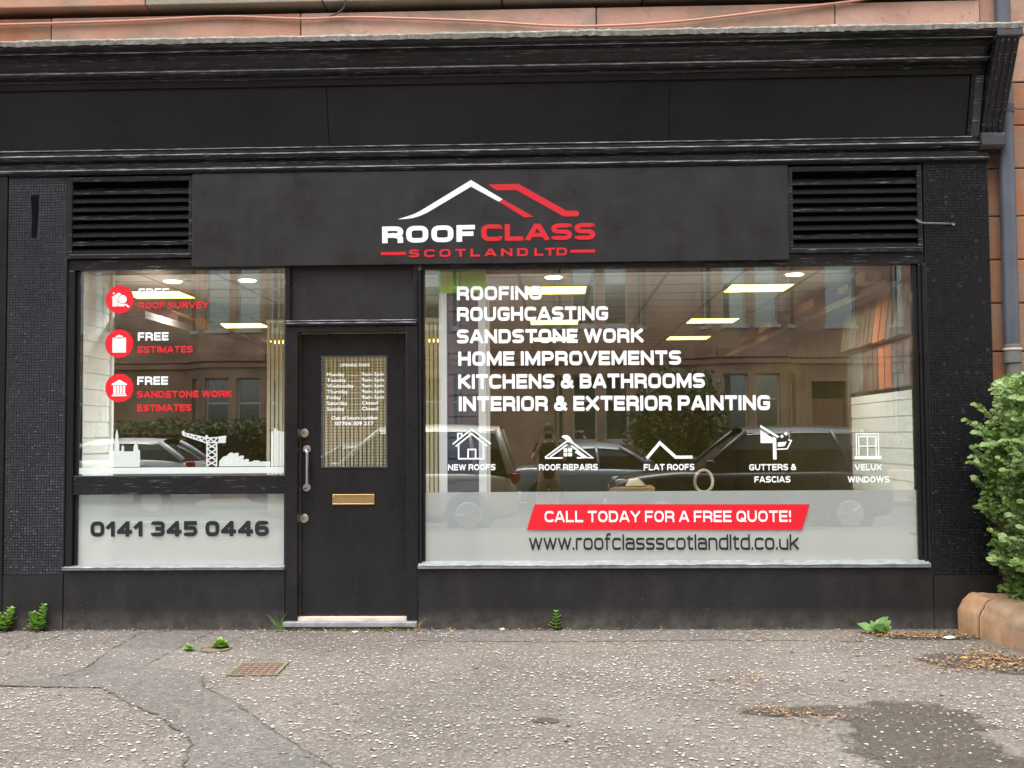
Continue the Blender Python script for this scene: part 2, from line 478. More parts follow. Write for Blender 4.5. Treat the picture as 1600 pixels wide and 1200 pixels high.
def stroke_text(name, s, x0, x1, zb, h, y, mat, parent, t=.21, gap=.17, space=.5, tilt=0., label=None, rnd_=1., ext=True):
    """one line of square lettering between x0 and x1 on baseline zb, facing -Y at depth y"""
    items = []; cx = 0.
    lower = s.lower() == s and s.upper() != s
    xh = .73
    for ch in s:
        if ch == ' ':
            cx += space; continue
        wd, strokes = (LC if lower else U)[ch]
        hh = xh if lower else 1.
        qi = 0
        for si, st in enumerate(strokes):
            z = st[-1] == 'z'
            pts = [(t / 2 + p[0] * (wd - t), t / 2 + p[1] * (hh - t), *([p[2] * min(1, wd) * rnd_] if len(p) > 2 else [])) for p in st if p != 'z']
            pr, closed = round_path(pts + (['z'] if z else []))
            for q in ribbon(pr, closed, t, ext=(xh * AS if lower else 1.)):
                if not lower:
                    q = clip_y(q, 0., True); q = clip_y(q, 1., False) if q else q
                else:
                    q = clip_y(q, 0., True)
                if len(q) >= 3:
                    items.append(([(cx + v.x, v.y) for v in q], qi)); qi += 1
        cx += wd + gap
    cx -= gap
    sx = (x1 - x0) / cx
    mb = MB()
    for q, si in items:
        mb.poly([(x0 + px * sx, y - si * .00008, zb + pz * h + px * sx * tilt) for px, pz in q])
    return mb.build(name, mat, parent, label=label)
def sans_text(name, s, x0, x1, zb, h, y, mat, parent, bold=.02, tilt=0., label=None):
    cu = bpy.data.curves.new(name, 'FONT')
    cu.body = s; cu.size = 1.; cu.offset = bold; cu.resolution_u = 3; cu.fill_mode = 'FRONT'
    to = bpy.data.objects.new('tmp_text', cu)
    COL.objects.link(to)
    dg = bpy.context.evaluated_depsgraph_get()
    me = bpy.data.meshes.new_from_object(to.evaluated_get(dg))
    bpy.data.objects.remove(to)
    xs = [v.co.x for v in me.vertices]; ys = [v.co.y for v in me.vertices]
    if all(c.isupper() or c in ' !&' for c in s): lo, hi = 0., .72
    else: lo, hi = 0., .73
    a, b = min(xs), max(xs)
    for v in me.vertices:
        X = (v.co.x - a) / (b - a) * (x1 - x0)
        v.co = Vector((x0 + X, y, zb + v.co.y / hi * h + X * tilt))
    o = bpy.data.objects.new(name, me)
    COL.objects.link(o)
    me.materials.clear(); me.materials.append(mat)
    adopt(o, parent)
    if label: o['label'] = label
    return o
def caps_text(name, s, x0, x1, zb, h, y, mat, parent, t=.19, tilt=0.):
    return stroke_text(name, s, x0, x1, zb, h, y, mat, parent, t=t, gap=.16, space=.4, tilt=tilt, rnd_=1.7)
def strokes2d(paths, w, f, y, mb=None):
    """paths in drawing units; f maps (u, v) to (x, z); w width in drawing units"""
    mb = mb or MB()
    for k, p in enumerate(paths):
        pr, closed = round_path(list(p))
        for j, q in enumerate(ribbon(pr, closed, w, ext=False)):
            mb.poly([(f(v.x, v.y)[0], y - .0002 * k - .00008 * (j % 2), f(v.x, v.y)[1]) for v in q])
    return mb
def fill2d(polys, f, y, mb=None):
    mb = mb or MB()
    for k, p in enumerate(polys):
        mb.poly([(f(a, b)[0], y - .0002 * k, f(a, b)[1]) for a, b in p])
    return mb

# ================================================================== GROUND AND STREET (setting)
def sheet(name, pts, z, mat, parent=None):
    return MB().poly([(x, y, z) for x, y in pts]).build(name, mat, parent)
def asphalt(name, a, b, c, speck=.0, rough=.88, mask=None):
    """worn asphalt: aggregate grain at several sizes, pits, grey and pink tints, blotches of grime; mask: soft edged blobs (cx, cy, rx, ry)"""
    m, nt, p = new_mat(name)
    v = coords(nt)
    col = ramp(nt, noise(nt, v, .8, 8, .62), [(.32, a), (.52, b), (.72, c)])
    tint = ramp(nt, noise(nt, v, .55, 4), [(.35, (.50, .50, .485)), (.65, (.535, .495, .465))])
    col = mixc(nt, .7, col, tint, 'OVERLAY')
    for sc, lo, hi_, k in ((14, .36, .64, .55), (48, .30, .72, .6), (130, .2, .82, .6)):
        col = mixc(nt, k, col, ramp(nt, noise(nt, v, sc, 4, .65), [(.3, lo), (.7, hi_)]), 'OVERLAY')
    vo = nt.nodes.new('ShaderNodeTexVoronoi'); vo.inputs['Scale'].default_value = 70
    nt.links.new(v, vo.inputs['Vector'])
    cell = nt.nodes.new('ShaderNodeSeparateColor'); nt.links.new(vo.outputs['Color'], cell.inputs[0])
    col = mixc(nt, .5, col, ramp(nt, cell.outputs[0], [(.0, .34), (.6, .5), (.9, .62), (1., .8)]), 'OVERLAY')
    pit = ramp(nt, noise(nt, v, 85, 2), [(.66, 0.), (.74, .55)])
    col = mixc(nt, pit, col, tuple(x * .35 for x in a))
    stain = ramp(nt, noise(nt, v, 2.7, 8, .7), [(.56, 0.), (.76, .5)])
    col = mixc(nt, stain, col, tuple(x * .55 for x in a))
    moss = ramp(nt, noise(nt, v, .9, 6, .65), [(.60, 0.), (.74, .35)])
    col = mixc(nt, moss, col, (.13, .125, .07))
    if speck:
        sp = ramp(nt, cell.outputs[1], [(.90, 0.), (.93, speck)])
        col = mixc(nt, sp, col, (.42, .39, .35))
    nt.links.new(col, p.inputs['Base Color'])
    p.inputs['Roughness'].default_value = rough
    p.inputs['Specular IOR Level'].default_value = .25
    bump(nt, p, mixc(nt, .5, noise(nt, v, 120, 3, .7), noise(nt, v, 38, 6)), .7, .008)
    if mask:
        sx = nt.nodes.new('ShaderNodeSeparateXYZ'); nt.links.new(v, sx.inputs[0])
        def M(op, x, y=None):
            k = nt.nodes.new('ShaderNodeMath'); k.operation = op
            for i, q in enumerate((x, y)):
                if q is None: continue
                if isinstance(q, (int, float)): k.inputs[i].default_value = q
                else: nt.links.new(q, k.inputs[i])
            return k.outputs[0]
        best = None
        for cx, cy, rx, ry in mask:
            u = M('DIVIDE', M('SUBTRACT', sx.outputs[0], cx), rx); w = M('DIVIDE', M('SUBTRACT', sx.outputs[1], cy), ry)
            d = M('SQRT', M('ADD', M('MULTIPLY', u, u), M('MULTIPLY', w, w)))
            best = d if best is None else M('MINIMUM', best, d)
        wob = M('ADD', M('MULTIPLY', M('SUBTRACT', noise(nt, v, 5, 8, .6), .5), 1.1), M('MULTIPLY', M('SUBTRACT', noise(nt, v, 40, 3), .5), .35))
        al = ramp(nt, M('MULTIPLY', M('ADD', best, wob), .5), [(.42, .88), (.52, 0.)])
        nt.links.new(al, p.inputs['Alpha'])
    return m
MT['pavement'] = asphalt('chipped red brown asphalt', (.108, .097, .086), (.137, .124, .111), (.166, .151, .136), speck=.3)
MT['patch'] = asphalt('grey patched asphalt', (.100, .095, .087), (.122, .116, .106), (.142, .135, .124), speck=.12)
DAMP = [(1.85, -2.68, .36, .36), (1.74, -3.2, .36, .5), (1.45, -2.5, .28, .11), (1.2, -2.53, .2, .10), (1.9, -3.8, .4, .5), (2.62, -1.2, .26, .26), (2.88, -1.3, .26, .34), (-.03, -2.72, .08, .07), (2.75, -.35, .4, .10)]
MT['damp'] = asphalt('damp asphalt', (.06, .053, .045), (.075, .066, .056), (.095, .083, .07), rough=.6, mask=DAMP)
MT['road'] = asphalt('road asphalt', (.05, .05, .05), (.06, .06, .06), (.075, .073, .07))
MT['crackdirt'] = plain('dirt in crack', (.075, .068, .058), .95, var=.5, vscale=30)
MT['kerbstone'] = plain('granite kerb', (.27, .26, .25), .85, var=.25, vscale=14)
MT['mossline'] = plain('mossy dirt', (.15, .14, .075), .95, var=.4, vscale=12)

NEARK = -9.05
gr = MB().poly([(-250, -250, -.16), (250, -250, -.16), (250, 250, -.16), (-250, 250, -.16)]).build('ground', MT['road'])
structure(gr)
rd = MB().box(-60, 60, -16.0, NEARK - .16, -.155, -.12).build('road', MT['road']); structure(rd)
mk = MB()
for i in range(-10, 10): mk.box(i * 4.0, i * 4.0 + 2, -12.60, -12.50, -.119, -.116)
mk = mk.build('lane_marking', MT['vinyl_white'], rd)
pv = MB().box(-60, 60, NEARK, .3, -.155, 0).build('pavement', MT['pavement']); structure(pv)
kb0 = MB().box(0, .915, NEARK - .15, NEARK - .003, -.155, .004).mesh('kerb_stone')
kb0.materials.append(MT['kerbstone'])
for i in range(-18, 18): inst(kb0, 'kerb_stone', pv, (i * .92, 0, 0))
fpv = MB().box(-60, 60, -18.6, -16.0, -.155, 0).build('far_pavement', MT['pavement']); structure(fpv)
# patched trench, cracks and damp, all slightly above the sheet below
def jag(pts, amp, per, seed, closed=True):
    r = random.Random(seed); res = []
    n = len(pts)
    for i in range(n if closed else n - 1):
        a = Vector(pts[i]); b = Vector(pts[(i + 1) % n])
        k = max(1, int((b - a).length / per))
        for j in range(k):
            q = a.lerp(b, j / k) + Vector((r.uniform(-amp, amp), r.uniform(-amp, amp)))
            res.append((q.x, q.y))
    if not closed: res.append(pts[-1])
    return res
patch_pts = [(-3.09, -.12), (-3.05, -.9), (-2.95, -1.5), (-3.1, -1.78), (-3.3, -1.93), (-2.98, -1.96), (-2.64, -1.98), (-2.34, -2.37), (-2.06, -2.65), (-1.73, -3.14),
             (-1.63, -3.6), (-1.55, -4.4), (-1.5, -6.6), (-.55, -6.6), (-.6, -4.4), (-.98, -3.54), (-1.33, -3.02), (-1.74, -2.36), (-2.04, -1.97), (-2.19, -1.56), (-2.62, -1.35), (-2.6, -.6), (-2.55, -.12)]
sheet('asphalt_patch', jag(patch_pts, .013, .06, 3), .004, MT['patch'], pv)
from mathutils import noise as mnoise
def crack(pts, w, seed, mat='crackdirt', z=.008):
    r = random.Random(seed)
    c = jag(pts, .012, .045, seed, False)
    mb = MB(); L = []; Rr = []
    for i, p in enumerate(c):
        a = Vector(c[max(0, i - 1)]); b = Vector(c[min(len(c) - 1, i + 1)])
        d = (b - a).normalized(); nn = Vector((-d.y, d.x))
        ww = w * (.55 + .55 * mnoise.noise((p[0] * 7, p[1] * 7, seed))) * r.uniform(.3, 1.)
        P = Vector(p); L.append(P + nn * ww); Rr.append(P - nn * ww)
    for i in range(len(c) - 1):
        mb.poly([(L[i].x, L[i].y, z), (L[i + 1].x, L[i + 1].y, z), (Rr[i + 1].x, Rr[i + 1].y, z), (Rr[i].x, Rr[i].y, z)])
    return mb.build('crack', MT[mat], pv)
crack([(-3.3, -1.93), (-2.98, -1.96), (-2.64, -1.98), (-2.34, -2.37), (-2.06, -2.65), (-1.73, -3.14), (-1.63, -3.6), (-1.55, -4.4)], .012, 11)
crack([(-.6, -4.4), (-.98, -3.54), (-1.33, -3.02), (-1.74, -2.36), (-2.04, -1.97), (-2.19, -1.56)], .011, 12)
crack([(-3.09, -.12), (-3.05, -.9), (-2.95, -1.5), (-3.1, -1.78), (-3.3, -1.93), (-3.6, -1.94), (-4.4, -2.0)], .016, 13)
crack([(-3.60, -.05), (-3.71, -.54), (-3.71, -1.05), (-3.9, -1.4)], .012, 14)
crack([(-3.09, -.12), (-2.9, -.05)], .02, 15)
crack([(-2.19, -1.56), (-2.7, -1.42), (-3.0, -1.38)], .005, 16)
crack([(-4.6, -.035), (-3.0, -.03), (-2.0, -.045)], .016, 17, 'crackdirt', .0085)  # wall foot dirt line, its dark colour also stands in for contact shadow
crack([(-1.0, -.03), (.8, -.025), (2.2, -.03), (2.95, -.06)], .014, 18, 'crackdirt', .0085)  # right of the door: same dirt line with contact shadow painted in
crack([(-1.0, -.46), (.0, -.50), (1.2, -.44), (2.2, -.5)], .03, 19, 'mossline', .004)
crack([(-.9, -2.1), (-.2, -2.16), (.3, -2.1)], .004, 20)
sheet('damp_stain', [(.9, -4.5), (2.5, -4.5), (2.5, -2.1), (.9, -2.1)], .0062, MT['damp'], pv)
sheet('damp_stain', [(2.1, -1.8), (3.1, -1.8), (3.1, -.2), (2.1, -.2)], .0062, MT['damp'], pv)
sheet('damp_stain', [(-.2, -2.9), (.15, -2.9), (.15, -2.55), (-.2, -2.55)], .0062, MT['damp'], pv)
gs = MB(); r = random.Random(77)
for _ in range(46):
    x, y, q = r.uniform(-3.6, 2.8), r.uniform(-4, -.3), r.uniform(.006, .026)
    gs.poly([(x + q * r.uniform(.5, 1.4) * math.cos(k * .7), y + q * .8 * r.uniform(.5, 1.4) * math.sin(k * .7), .0064) for k in range(9)])
gs.build('grime_spots', MT['crackdirt'], pv, kind='stuff')
# pale stone chips pressed into the asphalt
MT['chip'] = plain('pale stone chip', (.42, .40, .37), .7, var=.3, vscale=50)
MT['chip_mid'] = plain('grey stone chip', (.30, .27, .245), .75, var=.35, vscale=60)
MT['chip_pink'] = plain('pink stone chip', (.33, .24, .20), .75, var=.35, vscale=60)
MT['chip_dark'] = plain('dark stone chip', (.09, .075, .065), .8)
def chips(n, seed, mat, smin, smax, dens):
    r = random.Random(seed); mb = MB()
    while n > 0:
        x = r.uniform(-5.2, 5.0); y = r.uniform(-5.6, -.03)
        if x > 3.0 and y < -.1: continue
        if r.random() > dens(x, y): continue
        n -= 1
        s = smin + (smax - smin) * r.random() ** 2.2
        a0 = r.uniform(0, 6.28); k = r.choice((4, 5, 5, 6)); el = r.uniform(.45, 1)
        ca, sa = math.cos(a0), math.sin(a0)
        ring = []
        for j in range(k):
            an = 2 * math.pi * j / k + r.uniform(-.25, .25); rr = s * r.uniform(.75, 1.15)
            u, w_ = rr * math.cos(an), rr * el * math.sin(an)
            ring.append((x + u * ca - w_ * sa, y + u * sa + w_ * ca, .0068))
        top = (x, y, .0068 + s * .28)
        mb.add(ring + [top], [(j, (j + 1) % k, k) for j in range(k)])
    return mb.build('stone_chips', mat, pv, kind='stuff')
from mathutils import noise as mnoise
def dens_a(x, y):
    d = .38 + .55 * (mnoise.noise((x * .9, y * .9, 3)) + .3)
    ins = False; n = len(patch_pts)
    for i in range(n):
        (xa, ya), (xb, yb) = patch_pts[i], patch_pts[i - 1]
        if (ya > y) != (yb > y) and x < (xb - xa) * (y - ya) / (yb - ya) + xa: ins = not ins
    if ins: d *= .28
    if 1.2 < x < 2.2 and -3.7 < y < -2.3: d *= .45
    return max(.06, min(1, d))
chips(10000, 21, MT['chip'], .003, .0145, dens_a)
chips(9000, 23, MT['chip_mid'], .003, .013, dens_a)
chips(7000, 24, MT['chip_pink'], .003, .013, dens_a)
chips(5000, 22, MT['chip_dark'], .003, .009, lambda x, y: .6)

# ================================================================== SHOPFRONT BUILDING
bld = empty('tenement_building')
tag(bld, 'black painted ground floor shopfront of a red sandstone tenement', 'building')

# --- sandstone
wallp = MB()
wallp.box(-9, 3.335, .30, .55, 2.85, 9.0)
wallp.box(-9, -4.9, .14, .30, 0, 4.46)
wallp.box(3.36, 9, .16, .55, 0, 9.0)
wallp.box(-9, 3.335, .12, .30, 3.9, 4.46)
wall = wallp.build('sandstone_wall', MT['mortar'], bld)
def block(x0, x1, y0, y1, z0, z1, mat, j=.004):
    b = MB()
    r = rnd.uniform
    g = j
    vs = [(x0 + g, y0 + r(0, .012), z0 + g), (x1 - g, y0 + r(0, .012), z0 + g), (x1 - g, y1, z0 + g), (x0 + g, y1, z0 + g),
          (x0 + g, y0 + r(0, .012), z1 - g), (x1 - g, y0 + r(0, .012), z1 - g), (x1 - g, y1, z1 - g), (x0 + g, y1, z1 - g)]
    b.add(vs, [(3, 2, 1, 0), (4, 5, 6, 7), (0, 1, 5, 4), (1, 2, 6, 5), (2, 3, 7, 6), (3, 0, 4, 7)])
    return b.build('stone_block', mat, wall, bevel=.008)
xs = [-7.4, -5.6, -3.925, -1.935, .385, 2.23, 3.336]
for i in range(len(xs) - 1):
    block(xs[i], xs[i + 1], .06, .3, 4.42, 4.80, MT['stone_red'] if i not in (3,) else MT['stone_red'])
xs = [-7.2, -5.0, -3.15, -1.75, -.35, .75, 2.05, 3.336]
mats = ['stone_red', 'stone_red', 'stone_grey', 'stone_grey', 'stone_grey', 'stone_grey', 'stone_grey']
for i in range(len(xs) - 1):
    block(xs[i], xs[i + 1], -.01, .3, 4.855, 5.25, MT[mats[i]])
for k in range(5):
    z = 5.25 + k * .36
    x = -7.4 + (k % 2) * .5
    while x < 3.0:
        x2 = min(3.336, x + rnd.uniform(.75, 1.2))
        block(x, x2, .05, .3, z, z + .36, MT[rnd.choice(('stone_red', 'stone_red', 'stone_grey'))]); x = x2
z = 0.
k = 0
while z < 7:
    hgt = .335 if k % 3 else .37
    x = 3.345
    while x < 6.5:
        x2 = x + rnd.uniform(.45, .95)
        block(x, x2, .10 if x > 3.4 else .10, .3, z, z + hgt, MT['stone_red']); x = x2
    z += hgt; k += 1
# rough edge of stone between the pilaster and the pipe
# --- cornice, fascia
def profile(name, prof, x0, x1, mat, bev=.002, step=0, parent=bld):
    return MB().prism_x(prof, x0, x1).build(name, mat, parent, bevel=bev)
XL, XR = -5.2, 3.258
profile('cornice', [(.12, 4.20), (-.215, 4.175), (-.235, 4.19), (-.262, 4.196), (-.285, 4.208), (-.292, 4.224), (-.28, 4.240), (-.268, 4.246), (-.272, 4.262), (-.285, 4.285),
                    (-.305, 4.308), (-.34, 4.33), (-.372, 4.342), (-.395, 4.345), (-.398, 4.356), (-.425, 4.362), (-.442, 4.372), (-.446, 4.402), (.12, 4.43)], XL, XR, MT['paint_trim'])
profile('fascia_top_rail', [(.1, 4.12), (-.186, 4.128), (-.206, 4.134), (-.214, 4.1735), (.1, 4.19)], XL, XR, MT['paint'])
# weathered cement lip along the top
mb = MB(); r = random.Random(4)
N = 260
top = []
for i in range(N + 1):
    x = XL + (3.445 - XL) * i / N
    a = r.uniform(-.005, .003) + .006 * mnoise.noise((x * 2, 1, 0)); b = r.uniform(-.004, .005) + .005 * mnoise.noise((x * 2, 5, 0)); c = r.uniform(-.006, .004)
    top.append([(x, -.452 + c, 4.386 + a), (x, -.458 + c, 4.418 + b * .5), (x, -.442 + c, 4.434 + b), (x, .055, 4.475)])
vs = [p for q in top for p in q]
fs = []
for i in range(N):
    for k in range(3): fs.append((i * 4 + k, (i + 1) * 4 + k, (i + 1) * 4 + k + 1, i * 4 + k + 1))
mb.add(vs, fs).build('cornice_flashing', MT['flashing'], bld)
# raking fascia boards with open joints
def fboard(x0, x1):
    return MB().prism_x([(-.052, 3.705), (-.178, 4.128), (-.10, 4.128), (.03, 3.705)], x0, x1).build('fascia_board', MT['paint_fascia'], bld, bevel=.003)
for a, b in ((-5.2, -4.35), (-4.28, -1.686), (-1.682, .922), (.926, 3.16)): fboard(a, b)
MB().prism_x([(-.06, 3.70), (-.195, 4.13), (-.12, 4.13), (.03, 3.70)], -4.35, -4.28).build('fascia_stile', MT['paint_trim'], bld)
MB().prism_x([(-.072, 3.70), (-.20, 4.13), (-.12, 4.13), (.03, 3.70)], 3.163, 3.19).build('fascia_bead', MT['paint_trim'], bld, bevel=.004)
MB().prism_x([(-.064, 3.70), (-.19, 4.13), (-.12, 4.13), (.03, 3.70)], 3.192, 3.257).build('fascia_stile', MT['cons_pale'], bld, bevel=.004)
profile('architrave', [(.1, 3.515), (-.028, 3.515), (-.034, 3.520), (-.048, 3.528), (-.052, 3.540), (-.048, 3.552), (-.032, 3.556), (-.032, 3.598), (-.050, 3.606), (-.072, 3.616), (-.086, 3.632), (-.088, 3.644), (-.078, 3.656),
                       (-.060, 3.662), (-.056, 3.668), (-.056, 3.688), (-.066, 3.692), (-.066, 3.700), (.1, 3.7035)], XL, 3.335, MT['paint_trim'])
# pale edge lines: rubbed paint, with sky highlights painted into the colour
m, nt, p = new_mat('rubbed and highlit arris')
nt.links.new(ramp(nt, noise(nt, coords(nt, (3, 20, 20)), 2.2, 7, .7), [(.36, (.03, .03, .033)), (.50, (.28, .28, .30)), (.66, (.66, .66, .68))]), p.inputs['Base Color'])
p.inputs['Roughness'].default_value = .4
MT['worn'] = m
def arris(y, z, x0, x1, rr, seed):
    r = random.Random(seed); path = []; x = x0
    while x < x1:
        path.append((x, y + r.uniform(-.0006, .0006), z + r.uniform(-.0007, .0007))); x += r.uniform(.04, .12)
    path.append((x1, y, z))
    MB().tube(path, [rr * r.uniform(.55, 1.1) for _ in path], 5).build('worn_highlight_arris', MT['worn'], bld, smooth=True)
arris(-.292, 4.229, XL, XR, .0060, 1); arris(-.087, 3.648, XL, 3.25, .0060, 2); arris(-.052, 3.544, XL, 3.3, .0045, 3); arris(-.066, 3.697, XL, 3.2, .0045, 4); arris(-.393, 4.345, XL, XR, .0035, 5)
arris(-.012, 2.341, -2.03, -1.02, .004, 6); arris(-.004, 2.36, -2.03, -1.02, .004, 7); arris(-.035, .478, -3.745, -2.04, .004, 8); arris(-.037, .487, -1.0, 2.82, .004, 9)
# console bracket at the right end
con = empty('console_bracket', parent=bld)
def cons(x0, x1):
    mbs = MB().prism_x([(.1, 3.60), (-.075, 3.60), (-.10, 3.625), (-.10, 3.71), (-.085, 3.722), (.1, 3.722)], x0, x1)
    mbs.build('console_foot', MT['cons_pale'], con, bevel=.004)
    pr = [(.1, 3.724), (-.085, 3.724)]
    for i in range(15):
        t = i / 14
        y = -.085 - .335 * (t ** 1.5 * .75 + .25 * t) - .03 * math.sin(math.pi * t)
        pr.append((y, 3.724 + t * .60))
    pr.append((.1, 4.325))
    MB().prism_x(pr, x0 + .006, x1 - .006).build('console_body', MT['paint_trim'], con, bevel=.004)
    for k in range(3):      # reeds on its face
        xa = x0 + .03 + k * .045
        rp = [(a - .012, b) for a, b in pr[2:-1]]
        MB().tube([(xa + .014, a + .011, b) for a, b in rp], .012, 6).build('console_reed', MT['paint_trim'], con, smooth=True)
    MB().prism_x([(.1, 4.326), (-.43, 4.326), (-.45, 4.335), (-.45, 4.396), (.1, 4.42)], x0, x1 + .006).build('console_cap', MT['cons_pale'], con, bevel=.004)
cons(3.259, 3.436)
# --- pilasters with painted mosaic
def pilaster(x0, x1, yf, z0, z1, seed, scar=None, smooth_below=0):
    pil = empty('pilaster', parent=bld)
    MB().box(x0, x1, yf, .3, z0, z1).build('pilaster_core', MT['grout'], pil)
    r = random.Random(seed); mb = MB()
    p = .0212; nx = int((x1 - x0 - .008) / p); nz = int((z1 - z0 - .01) / p)
    px = (x1 - x0 - .006) / nx
    for i in range(nx):
        for k in range(nz):
            xa = x0 + .003 + i * px; za = z0 + .004 + k * p
            if scar and scar[0] < xa + .01 < scar[1] and scar[2] < za + .01 < scar[3]: continue
            if r.random() < .012: continue
            d = .0045 + r.uniform(-.0006, .0008); e = .0022
            tl = [r.uniform(-.0007, .0007) for _ in range(4)]
            g = .0013
            a, b, c, f = xa + g, xa + px - g, za + g, za + p - g
            vs = [(a, yf, c), (b, yf, c), (b, yf, f), (a, yf, f)]
            q = r.uniform(.002, .0048)
            vs += [(a + e, yf - d + tl[0], c + e), (b - e, yf - d + tl[1], c + e), (b - e, yf - d + tl[2], f - q), (a + e, yf - d + tl[3], f - q)]
            mb.add(vs, [(4, 5, 6, 7), (0, 1, 5, 4), (1, 2, 6, 5), (2, 3, 7, 6), (3, 0, 4, 7)])
    mb.build('mosaic_tiles', MT['mosaic_sheen' if scar else 'mosaic'], pil, kind='stuff')
    if scar: MB().prism_y([(scar[0] + .004, scar[2]), (scar[1] - .012, scar[2] + .006), (scar[1] - .002, scar[2] + .2), (scar[1], scar[3]), (scar[0] - .004, scar[3] - .006), (scar[0] + .008, scar[2] + .17)], yf - .003, yf + .01).build('missing_tile_scar', MT['dark'], pil)
    return pil
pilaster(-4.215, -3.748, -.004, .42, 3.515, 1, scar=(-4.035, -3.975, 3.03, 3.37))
MB().box(-4.215, -3.748, -.012, .3, -.02, .42).build('pilaster_base', MT['paint_riser'], bld)
MB().box(-5.2, -4.218, -.02, .3, -.02, 3.515).build('end_pier', MT['paint'], bld, bevel=.004)
pilR = pilaster(2.853, 3.335, -.004, .40, 3.515, 2)
MB().box(2.853, 3.335, -.012, .3, -.02, .40).build('pilaster_base', MT['paint_riser'], bld)
# --- stall risers
MB().box(-3.745, -2.035, -.006, .2, -.02, .455).build('stall_riser', MT['paint_riser'], bld, bevel=.004)
MB().box(-1.012, 2.85, -.006, .2, -.02, .455).build('stall_riser', MT['paint_riser'], bld, bevel=.004)
# --- lintel zone behind the sign and louvres
MB().box(-3.746, 2.851, .09, .3, 2.86, 3.514).build('lintel', MT['dark'], bld)
MB().box(-3.746, -2.035, .02, .3, 2.775, 2.858).build('window_head', MT['paint_trim'], bld, bevel=.004)
MB().box(-.99, 2.851, .02, .3, 2.748, 2.858).build('window_head', MT['paint_trim'], bld, bevel=.004)
def louvre(x0, x1, z0, z1, left):
    lv = empty('louvre_vent', parent=bld)
    f = MB()
    f.box(x0 - .02, x1 + .02, -.012, .085, z1, z1 + .040); f.box(x0 - .02, x1 + .02, -.012, .085, z0 - .005, z0 + .03)
    f.box(x0 - .035, x0, -.010, .085, z0 - .006, z1 + .041); f.box(x1, x1 + .035, -.010, .085, z0 - .006, z1 + .041)
    f.build('louvre_frame', MT['paint_trim'], lv, bevel=.004)
    MB().box(x0 + .001, x1 - .001, .080, .088, z0 + .01, z1).build('louvre_backing', MT['dark'], lv)
    n = 8; zz = z0 + .03; pt = (z1 - .035 - zz) / n
    for k in range(n):
        z = zz + k * pt
        MB().prism_x([(-.004, z + .002), (-.004, z + .024), (.060, z + .066), (.070, z + .058)], x0 + .002, x1 - .002).build('slat', MT['paint_trim'] if k % 3 == 1 else MT['paint'], lv)
louvre(-3.708, -2.79, 2.866, 3.465, True)
louvre(1.86, 2.80, 2.842, 3.462, False)

# --- windows
def window_frame(win, x0, x1, z0, z1, jl, jr):
    pass
def vframe(win, x0, x1, z0, z1, y0=.02, y1=.12, mat='paint', name='frame_post'):
    return MB().box(x0, x1, y0, y1, z0, z1).build(name, MT[mat], win, bevel=.005)
GY0, GY1, VY = .062, .068, .0600
winL = empty('shop_window', parent=bld)
vframe(winL, -3.746, -3.692, .47, 2.774, y0=.012)
vframe(winL, -3.6915, -3.664, .47, 2.774, y0=.048, name='glazing_bead')
vframe(winL, -2.052, -2.0365, .47, 2.774, y0=.035, name='glazing_bead')
MB().box(-3.691, -2.037, .022, .12, 1.032, 1.178).build('mid_rail', MT['paint_trim'], winL, bevel=.006)
MB().prism_x([(-.03, .457), (-.034, .478), (.06, .487), (.12, .487), (.12, .457)], -3.748, -2.037).build('sill', MT['sill_top'], winL, bevel=.003)
MB().box(-3.666, -2.05, GY0, GY1, 1.176, 2.776).build('glass_pane', MT['glass'], winL)
MB().box(-3.666, -2.05, GY0, GY1, .486, 1.034).build('glass_pane', MT['glass'], winL)
MB().box(-3.664, -2.052, .070, .0715, .488, 1.032).build('frosted_film', MT['film'], winL)
winR = empty('shop_window', parent=bld)
vframe(winR, -1.010, -.985, .47, 2.747, y0=.012, mat='paint')
vframe(winR, -.984, -.962, .50, 2.747, y0=.045, name='glazing_bead')
vframe(winR, 2.764, 2.80, .50, 2.747, y0=.042, name='glazing_bead')
vframe(winR, 2.801, 2.824, .47, 2.747, y0=.018, name='frame_post')
vframe(winR, 2.825, 2.851, .40, 2.747, y0=-.004, name='frame_post')
MB().prism_x([(-.032, .462), (-.036, .486), (.06, .512), (.12, .512), (.12, .457), (-.01, .457)], -1.012, 2.83).build('sill', MT['sill_top'], winR, bevel=.003)
MB().box(-.964, 2.766, GY0, GY1, .508, 2.7475).build('glass_pane', MT['glass'], winR)
MB().box(-.962, 2.764, .070, .0715, .510, 1.034).build('frosted_film', MT['film'], winR)

# --- door, its frame and the panel above
dfm = empty('door_frame', parent=bld)
MB().box(-2.036, -1.940, .004, .16, .07, 2.32).build('door_post', MT['paint_door'], dfm, bevel=.006)
MB().box(-1.104, -1.012, .004, .16, .07, 2.32).build('door_post', MT['paint_door'], dfm, bevel=.006)
MB().box(-1.9395, -1.1045, .006, .16, 2.272, 2.32).build('door_head', MT['paint_door'], dfm, bevel=.005)
MB().box(-2.037, -1.016, -.012, .16, 2.321, 2.345).build('transom_bead', MT['paint_trim'], dfm, bevel=.006)
MB().box(-2.037, -1.016, -.004, .16, 2.346, 2.362).build('transom_bead', MT['paint_trim'], dfm, bevel=.005)
MB().box(-2.036, -2.000, .006, .16, 2.363, 2.857).build('transom_stile', MT['paint'], dfm, bevel=.004)
MB().box(-1.040, -1.012, .006, .16, 2.363, 2.857).build('transom_stile', MT['paint'], dfm, bevel=.004)
MB().box(-1.9995, -1.0405, .05, .16, 2.363, 2.857).build('transom_panel', MT['sign_board'], dfm)
MB().box(-2.04, -1.02, -.055, .2, .028, .066).build('threshold_step', MT['sill_top'], dfm, bevel=.006)
MB().box(-2.03, -1.03, -.035, .2, -.02, .0275).build('threshold_base', MT['mossline'], dfm)
